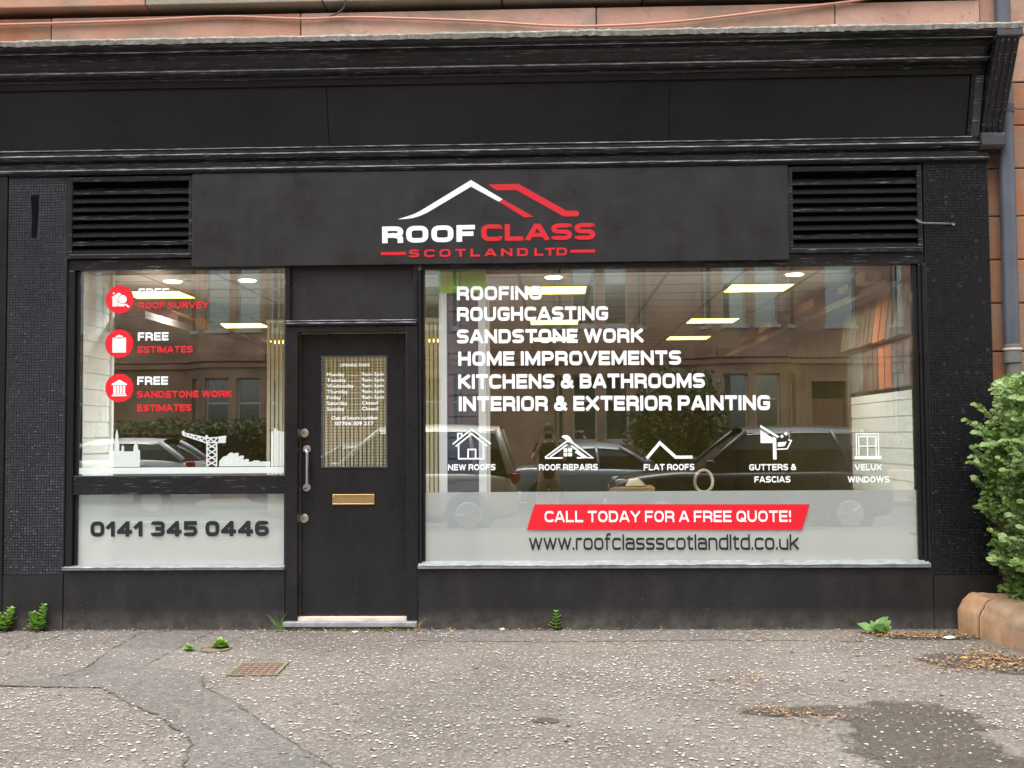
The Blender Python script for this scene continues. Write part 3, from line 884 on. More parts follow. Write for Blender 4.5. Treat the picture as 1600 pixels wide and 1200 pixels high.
MB().box(-1.938, -1.106, .02, .2, .0665, .088).build('threshold_strip', MT['timber_pale'], dfm)
door = empty('door', parent=bld)
d = MB()
DX0, DX1, DZ0, DZ1 = -1.934, -1.110, .094, 2.268
gx0, gx1, gz0, gz1 = -1.775, -1.260, 1.226, 2.094
d.box(DX0, gx0, .098, .145, DZ0, DZ1); d.box(gx1, DX1, .098, .145, DZ0, DZ1)
d.box(gx0, gx1, .098, .145, DZ0, gz0); d.box(gx0, gx1, .098, .145, gz1, DZ1)
d.build('door_leaf', MT['paint_door'], door)
b = MB()
b.box(gx0, gx0 + .012, .090, .1275, gz0, gz1); b.box(gx1 - .012, gx1, .090, .1275, gz0, gz1)
b.box(gx0 + .012, gx1 - .012, .090, .1275, gz0, gz0 + .012); b.box(gx0 + .012, gx1 - .012, .088, .1275, gz1 - .014, gz1)
b.build('glazing_bead', MT['cons_pale'], door)
MB().box(gx0 + .011, gx1 - .011, .110, .116, gz0 + .011, gz1 - .013).build('glass_pane', MT['glass'], door)
wm = MB(); nxw = 23; nzw = 38
for i in range(1, nxw):
    x = gx0 + (gx1 - gx0) * i / nxw
    wm.box(x - .0015, x + .0015, .118, .1205, gz0 + .012, gz1 - .014)
for i in range(1, nzw):
    z = gz0 + (gz1 - gz0) * i / nzw
    wm.box(gx0 + .012, gx1 - .012, .1206, .123, z - .0015, z + .0015)
wm.build('wire_mesh', MT['dark'], door, kind='stuff')
hd = MB().tube([(-1.888, .098, 1.372), (-1.888, .045, 1.372), (-1.886, .034, 1.365), (-1.872, .030, 1.348), (-1.872, .030, 1.10), (-1.886, .034, 1.083), (-1.888, .045, 1.076), (-1.888, .098, 1.076)], .0115, 10)
hd.disc(-1.888, 1.372, .027, .086, .0975); hd.disc(-1.888, 1.076, .027, .086, .0975)
hd.build('pull_handle', MT['steel'], door, smooth=False, bevel=.002)
for z in (1.497, .838):
    lk = MB().disc(-1.908, z, .029, .084, .0975).build('lock_cylinder', MT['steel'], door, bevel=.004)
    MB().disc(-1.908, z, .014, .0795, .0838, 16).build('keyway', MT['brass'], lk)
    MB().box(-1.910, -1.906, .0785, .0794, z - .007, z + .007).build('key_slot', MT['dark'], lk)
lbx = empty('letterbox', (0, 0, 0), parent=door)
lb = MB()
lb.box(-1.686, -1.361, .086, .0975, .941, .953); lb.box(-1.686, -1.361, .086, .0975, 1.010, 1.022)
lb.box(-1.686, -1.674, .086, .0975, .953, 1.010); lb.box(-1.373, -1.361, .086, .0975, .953, 1.010)
lb.build('letterbox_frame', MT['brass'], lbx, bevel=.002)
MB().prism_x([(.096, .954), (.089, .956), (.092, 1.009), (.096, 1.009)], -1.673, -1.374).build('letterbox_flap', MT['brass'], lbx)
# opening times on the door glass
VD = .1080
vw = MT['vinyl_white']
caps_text('lettering', 'OPENING TIMES', -1.629, -1.400, 2.012, .022, VD, vw, door)
for i, (dn, tm) in enumerate((('Monday', '9am-3pm'), ('Tuesday', '9am-3pm'), ('Wednesday', '9am-3pm'), ('Thursday', '9am-3pm'), ('Friday', '9am-3pm'), ('Saturday', 'Closed'), ('Sunday', 'Closed'))):
    zb = 1.938 - i * .0447
    wd = {'Monday': .14, 'Tuesday': .152, 'Wednesday': .212, 'Thursday': .165, 'Friday': .112, 'Saturday': .16, 'Sunday': .138}[dn]
    sans_text('lettering', dn, -1.734, -1.734 + wd, zb, .028, VD, vw, door, .008)
    sans_text('lettering', tm, -1.460, -1.460 + (.170 if tm[0] == '9' else .125), zb, .028, VD, vw, door, .008)
    dots = MB(); x = -1.734 + wd + .012
    while x < -1.472:
        dots.box(x, x + .004, VD, VD + .0004, zb + .001, zb + .005); x += .011
    dots.build('dotted_leader', vw, door)
sans_text('lettering', 'Out of hours number', -1.699, -1.335, 1.600, .027, VD, vw, door, .014)
sans_text('lettering', '07704 309 217', -1.669, -1.370, 1.556, .027, VD, vw, door, .018)

# ================================================================== SHOP SIGN
sg = empty('shop_sign')
tag(sg, 'wide black fascia sign with white and red roof logo and lettering', 'sign')
MB().box(-2.758, 1.822, -.026, .089, 2.785, 3.511).build('sign_board', MT['sign_board'], sg, bevel=.003)
SY = -.0285
f = lambda u, v: (-1.280 + (560 + u / 4 - 597) * .004913, 2.949 + (380 - (260 + v / 4)) * .0049 - (560 + u / 4 - 597) * .00004)
fill2d([[(247, 328), (300, 312), (345, 297), (390, 275), (707, 82), (905, 205), (880, 220), (707, 124), (430, 288), (385, 308), (340, 321), (290, 327)]], f, SY).build('roof_emblem', MT['white_letter'], sg, label='white half of the roof outline')
fill2d([[(907, 206), (1098, 317), (1040, 321), (882, 221)], [(815, 112), (1003, 108), (1302, 280), (1368, 280), (1378, 287), (1382, 298), (1378, 310), (1366, 316), (1285, 316), (990, 148), (865, 148)]], f, SY).build('roof_emblem', MT['red_letter'], sg, label='red half of the roof outline')
stroke_text('lettering', 'ROOF', -1.280, -.565, 2.950, .129, SY, MT['white_letter'], sg, t=.27, gap=.15, tilt=.006)
stroke_text('lettering', 'CLASS', -.516, .356, 2.956, .129, SY, MT['red_letter'], sg, t=.25, gap=.12, tilt=.001)
stroke_text('lettering', 'SCOTLAND', -1.073, -.159, 2.838, .060, SY, MT['red_letter'], sg, t=.24, gap=.45)
stroke_text('lettering', 'LTD', -.110, .139, 2.838, .060, SY, MT['red_letter'], sg, t=.24, gap=.16)
for a, b in ((-1.290, -1.097), (.164, .354)):
    MB().box(a, b, SY, SY + .002, 2.858, 2.881).build('dash', MT['red_letter'], sg)

# ================================================================== GRAPHICS ON THE RIGHT WINDOW
TL = -.004
for s, x0, x1, zb, h in (('ROOFING', -.713, -.059, 2.514, .108), ('ROUGHCASTING', -.713, .451, 2.352, .108), ('SANDSTONE WORK', -.714, .719, 2.179, .108),
                         ('HOME IMPROVEMENTS', -.705, 1.005, 2.006, .110), ('KITCHENS & BATHROOMS', -.706, 1.183, 1.828, .112), ('INTERIOR & EXTERIOR PAINTING', -.702, 1.675, 1.656, .114)):
    stroke_text('lettering', s, x0, x1, zb, h, VY, MT['vinyl_white'], winR, t=.25, gap=.13, space=.42, tilt=TL)
for s, x0, x1, zb in (('NEW ROOFS', -.788, -.423, 1.202), ('ROOF REPAIRS', -.090, .360, 1.198), ('FLAT ROOFS', .710, 1.095, 1.194), ('GUTTERS &', 1.510, 1.864, 1.189),
                      ('FASCIAS', 1.548, 1.819, 1.096), ('VELUX', 2.306, 2.508, 1.184), ('WINDOWS', 2.251, 2.564, 1.092)):
    caps_text('lettering', s, x0, x1, zb, .047, VY, MT['vinyl_white'] if x0 < 2 else MT['vinyl_white'], winR, t=.215)
# banner and web address
MB().poly([(-.187, VY, .745), (1.898, VY, .736), (1.962, VY, .930), (-.125, VY, .940)]).build('red_banner', MT['vinyl_red'], winR)
caps_text('lettering', 'CALL TODAY FOR A FREE QUOTE!', -.050, 1.819, .803, .086, VY - .001, MT['vinyl_white'], winR, tilt=-.003)
stroke_text('lettering', 'www.roofclassscotlandltd.co.uk', -.169, 1.873, .592, .128, VY, MT['vinyl_black'], winR, t=.145, gap=.115, tilt=-.003)
# small pictograms
vwm = MT['vinyl_white']
g7 = lambda u, v: ((u - 338) / 3.9 * .00491 - .605, (297 - v) / 3.9 * .00491 + 1.291)
strokes2d([[(222, 208), (338, 117), (455, 208)], [(240, 222), (338, 145), (432, 220)], [(258, 205), (258, 297), (410, 297), (410, 205)], [(316, 297), (316, 241), (362, 241), (362, 297)], [(254, 182), (254, 143), (277, 143), (277, 164)]], 9, g7, VY).build('house_pictogram', vwm, winR)
mb = strokes2d([[(785, 292), (925, 190), (942, 200)], [(815, 290), (920, 215)], [(785, 296), (892, 296)], [(955, 205), (1075, 296), (978, 296)], [(945, 222), (1030, 288)], [(895, 163), (922, 161, 10), (950, 205)], [(905, 175), (930, 200)]], 9, g7, VY)
fill2d([[(898, 238), (921, 238), (921, 259), (898, 259)], [(926, 238), (949, 238), (949, 259), (926, 259)], [(898, 264), (921, 264), (921, 286), (898, 286)], [(926, 264), (949, 264), (949, 286), (926, 286)],
        [(985, 250), (1050, 296), (1015, 296), (965, 262)], [(885, 168), (900, 158), (935, 166), (960, 205), (945, 210), (925, 185), (905, 180)]], g7, VY - .0015, mb).build('hammer_roof_pictogram', vwm, winR)
p7 = lambda u, v: ((u - 1045) * .00491 + .901, (716 - v) * .00491 + 1.285)
strokes2d([[(1011, 716), (1031.5, 692), (1056, 714.5), (1082, 714.5)]], 4.6, p7, VY).build('flat_roof_pictogram', vwm, winR)
g8 = lambda u, v: ((1030 + u / 3.72 - 1195) * .00491 + 1.628, (716 - 640 - v / 3.72) * .00491 + 1.280)
mb = fill2d([[(592, 112), (662, 158), (662, 290), (682, 290), (682, 168), (650, 150), (592, 112)], [(592, 120), (592, 195), (661, 195), (661, 166)], [(592, 90), (700, 158), (690, 166), (592, 104)], [(690, 192), (742, 188), (728, 214), (690, 217)],
             [(715, 146), (726, 157), (715, 168), (704, 157)], [(738, 130), (750, 142), (738, 154), (726, 142)]], g8, VY)
strokes2d([[(685, 231), (744, 229), (768, 182), (750, 178)]], 7, g8, VY - .0015, mb).build('gutter_pictogram', vwm, winR)
g85 = lambda u, v: ((1030 + u / 3.72 - 1356) * .00491 + 2.404, (716 - 640 - v / 3.72) * .00491 + 1.275)
mb = strokes2d([[(1150, 268), (1150, 142), (1276, 142), (1276, 268)], [(1164, 268), (1164, 157), (1262, 157), (1262, 268)], [(1213, 157), (1213, 268)], [(1164, 213), (1262, 213)]], 6, g85, VY)
fill2d([[(1138, 270), (1290, 270), (1290, 287), (1138, 287)]], g85, VY, mb).build('window_pictogram', MT['vinyl_white'], winR)

# ================================================================== GRAPHICS ON THE LEFT WINDOW
for s, x0, x1, zb, h, mt, bo in (('FREE', -3.205, -2.964, 2.570, .065, 'vinyl_white', .03), ('ROOF SURVEY', -3.205, -2.650, 2.474, .052, 'vinyl_red', .025), ('FREE', -3.207, -2.966, 2.225, .065, 'vinyl_white', .03),
                                 ('ESTIMATES', -3.207, -2.774, 2.129, .052, 'vinyl_red', .025), ('FREE', -3.209, -2.968, 1.880, .065, 'vinyl_white', .03), ('SANDSTONE WORK', -3.209, -2.466, 1.780, .052, 'vinyl_red', .025),
                                 ('ESTIMATES', -3.208, -2.781, 1.675, .052, 'vinyl_red', .025)):
    caps_text('lettering', s, x0, x1, zb, h, VY, MT[mt], winL, t=.235)
def circ(cx, cz, nm, polys, reds=()):
    c = [(cx + .111 * math.cos(a * math.pi / 20), VY, cz + .111 * math.sin(a * math.pi / 20)) for a in range(40)]
    dk = MB().poly(c).build('round_badge', MT['vinyl_red'], winL)
    ff = lambda u, v: (cx + u * .00111, cz + v * .00111)
    mbw = fill2d(polys, ff, VY - .001)
    mbw.build(nm, MT['vinyl_white'], winL)
    if reds:
        mbr = MB()
        strokes2d(reds, 4, ff, VY - .0024, mbr)
        mbr.build(nm + '_line', MT['vinyl_red'], winL)
ring = [(20 + 30 * math.cos(k * math.pi / 12), 2 + 30 * math.sin(k * math.pi / 12)) for k in range(24)]
circ(-3.352, 2.549, 'survey_pictogram', [[(-52, -48), (-52, 15), (-66, 12), (-8, 50), (48, 12), (34, 12), (34, -48)], ring, [(42, -28), (70, -50), (62, -58), (36, -36)], [(-50, 50), (-38, 50), (-38, 40), (-50, 40)]],
     [[(20 + 32 * math.cos(k * math.pi / 10), 2 + 32 * math.sin(k * math.pi / 10)) for k in range(20)] + ['z'], [(-14, -48), (-12, -20, 8), (-30, 10)]])
circ(-3.354, 2.203, 'clipboard_pictogram', [[(-48, -62), (48, -62), (48, 42), (-48, 42)], [(-28, 44), (-22, 56), (-8, 58), (0, 66), (8, 58), (22, 56), (28, 44)]], [[(-26, 40), (26, 40)]])
circ(-3.350, 1.858, 'temple_pictogram', [[(-54, 20), (54, 20), (54, 28), (0, 58), (-54, 28)], [(-42, -34), (-24, -34), (-24, 16), (-42, 16)], [(-18, -34), (-2, -34), (-2, 16), (-18, 16)], [(4, -34), (20, -34), (20, 16), (4, 16)],
                                        [(26, -34), (42, -34), (42, 16), (26, 16)], [(-46, -46), (46, -46), (46, -38), (-46, -38)], [(-54, -58), (54, -58), (54, -50), (-54, -50)]])
# white skyline along the bottom of the glass
sk = lambda u, v: (-3.701 + (90 + u / 4.21 - 115) * .00499, 1.186 + (741 - 640 - v / 4.21) * .00491)
ve = MT['vinyl_etch']
fill2d([[(332, 376), (332, 300), (338, 290), (338, 245), (346, 230), (354, 245), (354, 268), (372, 268), (372, 205), (378, 200), (378, 165), (388, 122), (397, 165), (397, 200), (404, 205), (404, 268), (420, 268), (420, 240), (428, 228), (436, 240), (436, 272), (498, 272), (500, 238),
         (515, 203), (528, 238), (530, 262), (542, 266), (542, 376)]], sk, VY).build('city_hall_silhouette', ve, winL)
mb = strokes2d([[(985, 215), (985, 376)], [(1048, 215), (1048, 376)], [(985, 225), (1048, 260), (985, 300), (1048, 335), (985, 372)], [(1048, 225), (985, 260), (1048, 300), (985, 335), (1048, 372)], [(825, 165), (980, 218), (1108, 216)], [(830, 152), (985, 188), (1108, 182)],
                [(850, 160), (870, 182), (890, 168), (910, 195), (930, 178), (950, 205), (970, 186), (990, 215), (1010, 190), (1030, 215), (1050, 188)]], 9, sk, VY)
fill2d([[(818, 142), (834, 135), (842, 176), (822, 166)], [(1062, 178), (1112, 172), (1108, 218), (1060, 216)], [(975, 170), (985, 165), (1000, 190), (972, 190)]], sk, VY - .002, mb).build('crane_silhouette', ve, winL)
arm = MB()
for i in range(5):
    x0 = 1065 + i * 34; h_ = (70, 92, 90, 72, 48)[i]
    pts = [(x0, 376)] + [(x0 + 62 * t, 376 - h_ * math.sin(math.pi * (.12 + .5 * t)) ** .8) for t in [k / 8 for k in range(9)]] + [(x0 + 50, 376)]
    arm.poly([(sk(a, b)[0], VY - .0003 * i, sk(a, b)[1]) for a, b in pts])
arm.build('concert_hall_silhouette', ve, winL)
fill2d([[(1245, 376), (1245, 348), (1290, 344), (1290, 338), (1330, 338), (1330, 346), (1402, 344), (1402, 376)]], sk, VY).build('hall_silhouette', ve, winL)
tw = MB()
for i in range(5):
    x0 = 1408 + i * 18
    tw.poly([(sk(a, b)[0], VY, sk(a, b)[1]) for a, b in [(x0, 376), (x0 + 14, 376), (x0 + 14, (146, 128, 142, 148, 148)[i]), (x0, (148, 126, 140, 146, 148)[i])]])
tw.build('tower_block_silhouette', ve, winL)
MB().box(-3.660, -2.056, VY, VY + .0005, 1.190, 1.238).build('etched_strip', ve, winL)
stroke_text('lettering', '0141 345 0446', -3.565, -2.173, .706, .118, VY, MT['vinyl_black'], winL, t=.265, gap=.13, space=.42)

# ================================================================== SHOP INTERIOR
MT['ceil'] = plain('ceiling tile', (.78, .78, .76), .9, var=.08, vscale=30)
MT['tbar'] = plain('ceiling grid bar', (.46, .44, .40), .6)
MT['in_wall'] = plain('olive brown inner wall', (.17, .15, .125), .85, var=.15)
MT['in_floor'] = plain('grey carpet', (.16, .15, .14), .95, var=.2, vscale=30)
MT['clad'] = plain('white shiplap plastic', (.84, .87, .84), .4)
MT['clad_grey'] = plain('anthracite shiplap plastic', (.085, .092, .12), .4)
MT['upvc'] = plain('white plastic trim', (.90, .93, .92), .35)
MT['green'] = plain('lime green board', (.38, .78, .06), .5)
MT['panel_light'] = emit('lit ceiling panel', (1.0, .86, .17), 2.4)
MT['lamp'] = emit('lit downlight', (1.0, .88, .62), 6.0)
MT['maroon'] = plain('maroon roof sample', (.13, .05, .04), .6, var=.2)
MT['slate'] = plain('weathered grey sample', (.17, .165, .16), .6, var=.45, vscale=5)
MT['brown_s'] = plain('brown timber sample', (.13, .09, .065), .6, var=.45, vscale=4)
MT['orange'] = plain('terracotta sample', (.48, .17, .075), .7, var=.12)
MT['blind'] = plain('cream vertical blind', (.70, .66, .56), .7)
shell = MB()
IX0, IX1, IY1, CZ = -5.6, 2.94, 9.4, 2.853
shell.box(IX0 - .1, IX0, .32, IY1, 0, 3.2); shell.box(IX1, IX1 + .1, .32, IY1, 0, 3.2)
shell.box(IX0, IX1, IY1, IY1 + .1, 0, 3.2)
shell.build('inner_wall', MT['in_wall'], bld)
MB().box(IX0, IX1, .2, IY1, -.02, .012).build('inner_floor', MT['in_floor'], bld)
MB().box(IX0, IX1, .3, IY1, 2.92, 3.0).build('inner_slab', MT['tbar'], bld)
MB().box(-5.6, -4.216, .3, .34, 0, 2.92).build('inner_wall', MT['in_wall'], bld)
ceil = empty('suspended_ceiling', parent=bld)
PX, PY = .64, .6
px0 = 1.98 - PX / 2 - 12 * PX
gb = MB()
tile = MB().prism_z([(0, 0), (PX - .03, 0), (PX - .03, PY - .03), (0, PY - .03)], 0, .012).mesh('ceiling_tile'); tile.materials.append(MT['ceil'])
lights = {(k, rw) for k in (12, 9, 6, 3) for rw in (2, 7, 11)}
lit = []
for i in range(0, 14):
    xa = px0 + i * PX
    if xa > IX1 - .02 or xa + PX < IX0: continue
    for j in range(0, 15):
        ya = .6 + (j) * PY - .0
        ya = .6 + j * PY
        x1 = min(IX1, xa + PX)
        if (i, j) in lights:
            lit.append((xa, ya)); continue
        o = inst(tile, 'ceiling_tile', ceil, (xa + .015, ya + .015, CZ))
        if xa + PX > IX1: o.scale = ((IX1 - xa - .03) / (PX - .03), 1, 1)
        if xa < IX0: o.location.x = IX0 + .01; o.scale = ((xa + PX - IX0 - .03) / (PX - .03), 1, 1)
for i in range(0, 15):
    xa = px0 + i * PX
    if IX0 < xa < IX1: gb.box(xa - .0145, xa + .0145, .33, IY1, CZ - .004, CZ + .0025)
for j in range(0, 16):
    gb.box(IX0, IX1, .6 + j * PY - .0145, .6 + j * PY + .0145, CZ - .0035, CZ + .003)
gb.box(IX0, IX1, .3, .58, CZ, CZ + .01)
gb.build('ceiling_grid', MT['tbar'], ceil)
rows = ['nearest the glass', 'middle of its row', 'farthest from the glass']
for n, (xa, ya) in enumerate(lit):
    t = empty('ceiling_light', (xa + PX / 2, ya + PY / 2, CZ))
    fr = MB(); w2, d2 = PX / 2 - .016, PY / 2 - .016
    fr.box(-w2, w2, -d2, -d2 + .018, -.006, .05); fr.box(-w2, w2, d2 - .018, d2, -.006, .05)
    fr.box(-w2, -w2 + .018, -d2 + .018, d2 - .018, -.006, .05); fr.box(w2 - .018, w2, -d2 + .018, d2 - .018, -.006, .05)
    o = fr.build('frame', MT['upvc']); o.parent = t
    o = MB().box(-w2 + .018, w2 - .018, -d2 + .018, d2 - .018, -.003, .012).build('diffuser', MT['panel_light']); o.parent = t
    col_ = {0: 'right hand', 1: 'mid window', 2: 'door side', 3: 'left window'}[min(3, int(round((1.98 - (xa + PX / 2)) / 1.92)))]
    rw = 0 if ya < 3 else (1 if ya < 6 else 2)
    tag(t, 'yellow lit square ceiling panel, %s column, %s' % (col_, ('nearest the glass', 'second from the glass', 'farthest inside')[rw]), 'ceiling light', 'square ceiling lights inside the shop')
for (x, y, w_) in ((-3.30, 1.13, 'left of two in the left window'), (-2.64, 1.13, 'right of two in the left window'), (.04, 1.16, 'above the word list in the right window'), (2.12, 1.16, 'near the right end of the right window')):
    t = empty('downlight', (x, y, CZ))
    cyl = lambda r0, r1, z0, z1: MB().add([(r0 * math.cos(k * math.pi / 12), r0 * math.sin(k * math.pi / 12), z0) for k in range(24)] + [(r1 * math.cos(k * math.pi / 12), r1 * math.sin(k * math.pi / 12), z1) for k in range(24)],
                                        [(k, (k + 1) % 24, 24 + (k + 1) % 24, 24 + k) for k in range(24)] + [tuple(range(23, -1, -1))])
    o = cyl(.088, .10, -.012, .0).build('bezel', MT['upvc']); o.parent = t
    o = cyl(.07, .074, -.020, -.0125).build('lens', MT['lamp']); o.parent = t
    ld = bpy.data.lights.new('downlight_lamp', 'SPOT'); ld.energy = 75 if x < -2 else 36; ld.spot_size = R_(150); ld.spot_blend = 1; ld.shadow_soft_size = .05; ld.color = (1, .97, .91)
    lo = bpy.data.objects.new('downlight_lamp', ld); COL.objects.link(lo); lo.location = (0, 0, -.04); lo.parent = t
    tag(t, 'small round lit downlight, ' + w_, 'downlight', 'round downlights behind the glass')
# shiplap cladding on the window returns
def cladding(x, xdir, y0, y1, z0, z1, pitch=.128, mat='clad'):
    c = empty('cladding', parent=bld)
    z = z0; k = 0
    while z < z1 - .02:
        zz = min(z1, z + pitch)
        MB().add([(x, y0, z), (x + xdir * .007, y0, z + .003), (x + xdir * .004, y0, zz - .010), (x - xdir * .001, y0, zz - .008), (x - xdir * .001, y0, zz),
                  (x, y1, z), (x + xdir * .007, y1, z + .003), (x + xdir * .004, y1, zz - .010), (x - xdir * .001, y1, zz - .008), (x - xdir * .001, y1, zz),
                  ], [(0, 1, 6, 5), (1, 2, 7, 6), (2, 3, 8, 7), (3, 4, 9, 8), (0, 4, 3, 2, 1), (5, 6, 7, 8, 9)]).build('cladding_board', MT[mat], c)
        z = zz
    MB().box(min(x - xdir * .03, x - xdir * .007), max(x - xdir * .03, x - xdir * .007), y0, y1, z0, z1).build('cladding_backing', MT['dark'], c)
    return c
cladding(2.79, -1, .10, 1.92, .45, 1.80)
MB().box(2.765, 2.82, 1.921, 1.955, .45, 1.83).build('cladding_end_trim', MT['brown_s'], bld)
cladding(-3.655, 1, .10, .62, .45, 2.85)
MB().box(-3.70, -3.630, .621, .66, .012, 2.85).build('cladding_end_trim', MT['upvc'], bld)
MB().box(-5.6, -3.70, .60, .655, .012, 2.85).build('inner_wall', MT['in_wall'], bld)
# sample boards hung on the right hand wall
def sample(y0, y1, z0, z1, mat, label, lean=.0):
    o = MB().add([(2.80, y0, z0), (2.80, y1, z0), (2.80 - .0, y1, z1), (2.80, y0, z1), (2.765 - lean, y0, z0 + .01), (2.765 - lean, y1, z0), (2.765, y1, z1), (2.765, y0, z1)],
                 [(0, 1, 2, 3), (7, 6, 5, 4), (0, 4, 5, 1), (1, 5, 6, 2), (2, 6, 7, 3), (3, 7, 4, 0)]).build('sample_board', MT[mat], bevel=.002)
    ribs = MB(); n = 2 if mat == 'orange' else max(2, int((y1 - y0) / .11))
    for k in range(1, n):
        yy = y0 + (y1 - y0) * k / n
        ribs.add([(2.764 - lean, yy - .006, z0 + .012), (2.764 - lean, yy + .006, z0 + .012), (2.764, yy + .006, z1 - .005), (2.764, yy - .006, z1 - .005),
                  (2.760 - lean, yy - .004, z0 + .012), (2.760 - lean, yy + .004, z0 + .012), (2.760, yy + .004, z1 - .005), (2.760, yy - .004, z1 - .005)], [(4, 5, 6, 7), (0, 4, 7, 3), (1, 2, 6, 5), (0, 1, 5, 4), (3, 7, 6, 2)])
    ribs.build('rib', MT[mat], o)
    tag(o, label, 'sample board', 'cladding samples on the inner right wall')
sample(.16, .60, 1.83, 2.20, 'slate', 'grey ribbed sample board in the lower row, nearest the glass')
sample(.62, .98, 1.83, 2.20, 'orange', 'terracotta orange sample board, lower one of two')
sample(1.0, 1.42, 1.83, 2.20, 'brown_s', 'dark brown sample board in the lower row beside the orange one')
sample(1.44, 1.95, 1.83, 2.20, 'slate', 'grey brown sample board in the lower row, farthest inside')
sample(.16, .60, 2.22, 2.62, 'slate', 'grey ribbed sample board in the upper row, nearest the glass', .05)
sample(.62, .98, 2.22, 2.62, 'orange', 'terracotta orange sample board, upper one of two', .05)
sample(1.0, 1.5, 2.22, 2.60, 'brown_s', 'dark brown sample board in the upper row beside the orange one', .05)
sample(1.52, 2.0, 2.22, 2.58, 'slate', 'grey brown sample board in the upper row, farthest inside', .05)
sh = MB().box(2.60, 2.93, .2, 8.6, 2.60, 2.63); sh.box(2.60, 2.62, .2, 8.6, 2.631, 2.66)
sh = sh.build('wall_shelf', MT['in_wall'])
tag(sh, 'long shelf high on the inner right wall under the ceiling', 'shelf')
for k, (y, l, h) in enumerate(((.35, .3, .18), (.85, .35, .12), (2.1, .7, .17), (3.0, .45, .12), (4.1, .8, .15), (5.6, .7, .13))):
    o = MB().prism_y([(2.50, 2.665), (2.9, 2.665), (2.9, 2.665 + h), (2.62, 2.665 + h), (2.50, 2.665 + h * .5)], y, y + l).build('roof_tile_sample', MT['maroon'] if k != 0 else MT['slate'], bevel=.006)
    tag(o, ('grey roof sample on the right shelf nearest the glass' if k == 0 else 'maroon roof sample on the right hand shelf, %s from the glass' % ('second', 'third', 'fourth', 'fifth', 'sixth')[k - 1]), 'roof sample', 'roof samples on the right shelf')
sh = MB().box(-5.58, -3.58, .7, .72, 2.4, 2.42); sh.box(-3.62, -3.30, .68, 8.6, 2.47, 2.50)
sh = MB().box(-3.72, -3.38, .68, 8.6, 2.47, 2.50); sh.box(-3.40, -3.38, .68, 8.6, 2.501, 2.53)
sh = sh.build('wall_shelf', MT['in_wall'])
tag(sh, 'long shelf under the ceiling at the left side inside the shop', 'shelf')
for k, (y, l, h) in enumerate(((1.6, .5, .12), (2.6, .6, .14), (3.6, .6, .12), (4.8, .7, .13))):
    o = MB().prism_y([(-3.30, 2.50 - h * .5), (-3.30, 2.50 + h * .3), (-3.37, 2.50 + h * .3), (-3.37, 2.50 - h * .5)], y, y + l)
    o = MB().prism_y([(-3.68, 2.535), (-3.42, 2.535), (-3.42, 2.535 + h * .5), (-3.50, 2.535 + h), (-3.68, 2.535 + h)], y, y + l).build('roof_tile_sample', MT['maroon'], bevel=.006)
    tag(o, 'maroon roof sample on the left hand shelf, %s from the glass' % ('first', 'second', 'third', 'fourth')[k], 'roof sample', 'roof samples on the left shelf')
# display stand just inside the right window
MB().box(-.98, 2.76, .125, .75, .43, .4615).build('window_bed', MT['upvc'], bld)
MB().box(-3.66, -2.06, .125, .60, .43, .4615).build('window_bed', MT['upvc'], bld)
st = empty('display_stand', (-.68, .2, .462))
tag(st, 'white framed display stand with grey boards and lime green header', 'display stand')
def sp(mb_, name, mat, **kw):
    return mb_.build(name, MT[mat], st, **kw)
for xa in (-.866, -.558):
    sp(MB().box(xa, xa + .062, .175, .225, .462, 2.585), 'post', 'upvc', bevel=.004)
sp(MB().box(-.496 + .001, -.47, .19, .225, .462, 2.585), 'edge_strip', 'blind')
sp(MB().box(-.868, -.495, .17, .23, 2.587, 2.845), 'header_board', 'green', bevel=.004)
sp(MB().prism_x([(.13, .462), (.13, .475), (.172, .56), (.23, .56), (.30, .475), (.30, .462)], -.885, -.80), 'foot', 'upvc', bevel=.003)
z = .465; k = 0
while z < 2.58:
    zz = min(2.585, z + .165)
    sp(MB().prism_x([(.212, z), (.202, z + .004), (.206, zz - .012), (.218, zz - .008), (.218, zz)], -.803, -.559), 'shiplap_board', 'clad_grey')
    z = zz
# slatted vertical blind screen behind the door
bs = empty('slatted_screen', (-1.9, 3.1, .012))
tag(bs, 'cream vertical slatted screen seen through the door glass', 'screen')
x = -2.95; n = 0
slat = MB().box(-.016, .016, -.006, .006, 0, 2.62).mesh('slat'); slat.materials.append(MT['blind'])
while x < -1.05:
    inst(slat, 'slat', bs, (x + 1.9, 0, .03)); x += .044
o = MB().box(-1.07, .87, -.02, .02, 2.651, 2.69).build('top_rail', MT['upvc']); o.parent = bs
o = MB().box(-1.07, .87, -.02, .02, 0, .0295).build('bottom_rail', MT['upvc']); o.parent = bs
# counter with samples
ct = empty('counter', (.9, 2.3, .012))
tag(ct, 'dark low counter standing inside behind the right window', 'counter')
o = MB().box(-.35, 1.1, -.3, .3, .86, .90).build('counter_top', MT['clad_grey'], bevel=.004); o.parent = ct
o = MB().box(-.30, 1.05, -.25, .25, 0, .8595).build('counter_body', MT['in_floor']); o.parent = ct
MT['card'] = plain('cardboard', (.42, .29, .15), .8, var=.2)
MT['cream'] = plain('cream plastic', (.70, .64, .46), .5)
o = MB().add([(.58, 2.1, .914), (.98, 2.14, .914), (.96, 2.36, .914), (.56, 2.34, .914), (.60, 2.1, .975), (.99, 2.15, .965), (.97, 2.35, .985), (.57, 2.34, .955)], [(3, 2, 1, 0), (4, 5, 6, 7), (0, 1, 5, 4), (1, 2, 6, 5), (2, 3, 7, 6), (3, 0, 4, 7)]).build('cardboard_box', MT['card'], bevel=.006)
tag(o, 'flat brown cardboard box on the counter behind the flat roof symbol', 'box')
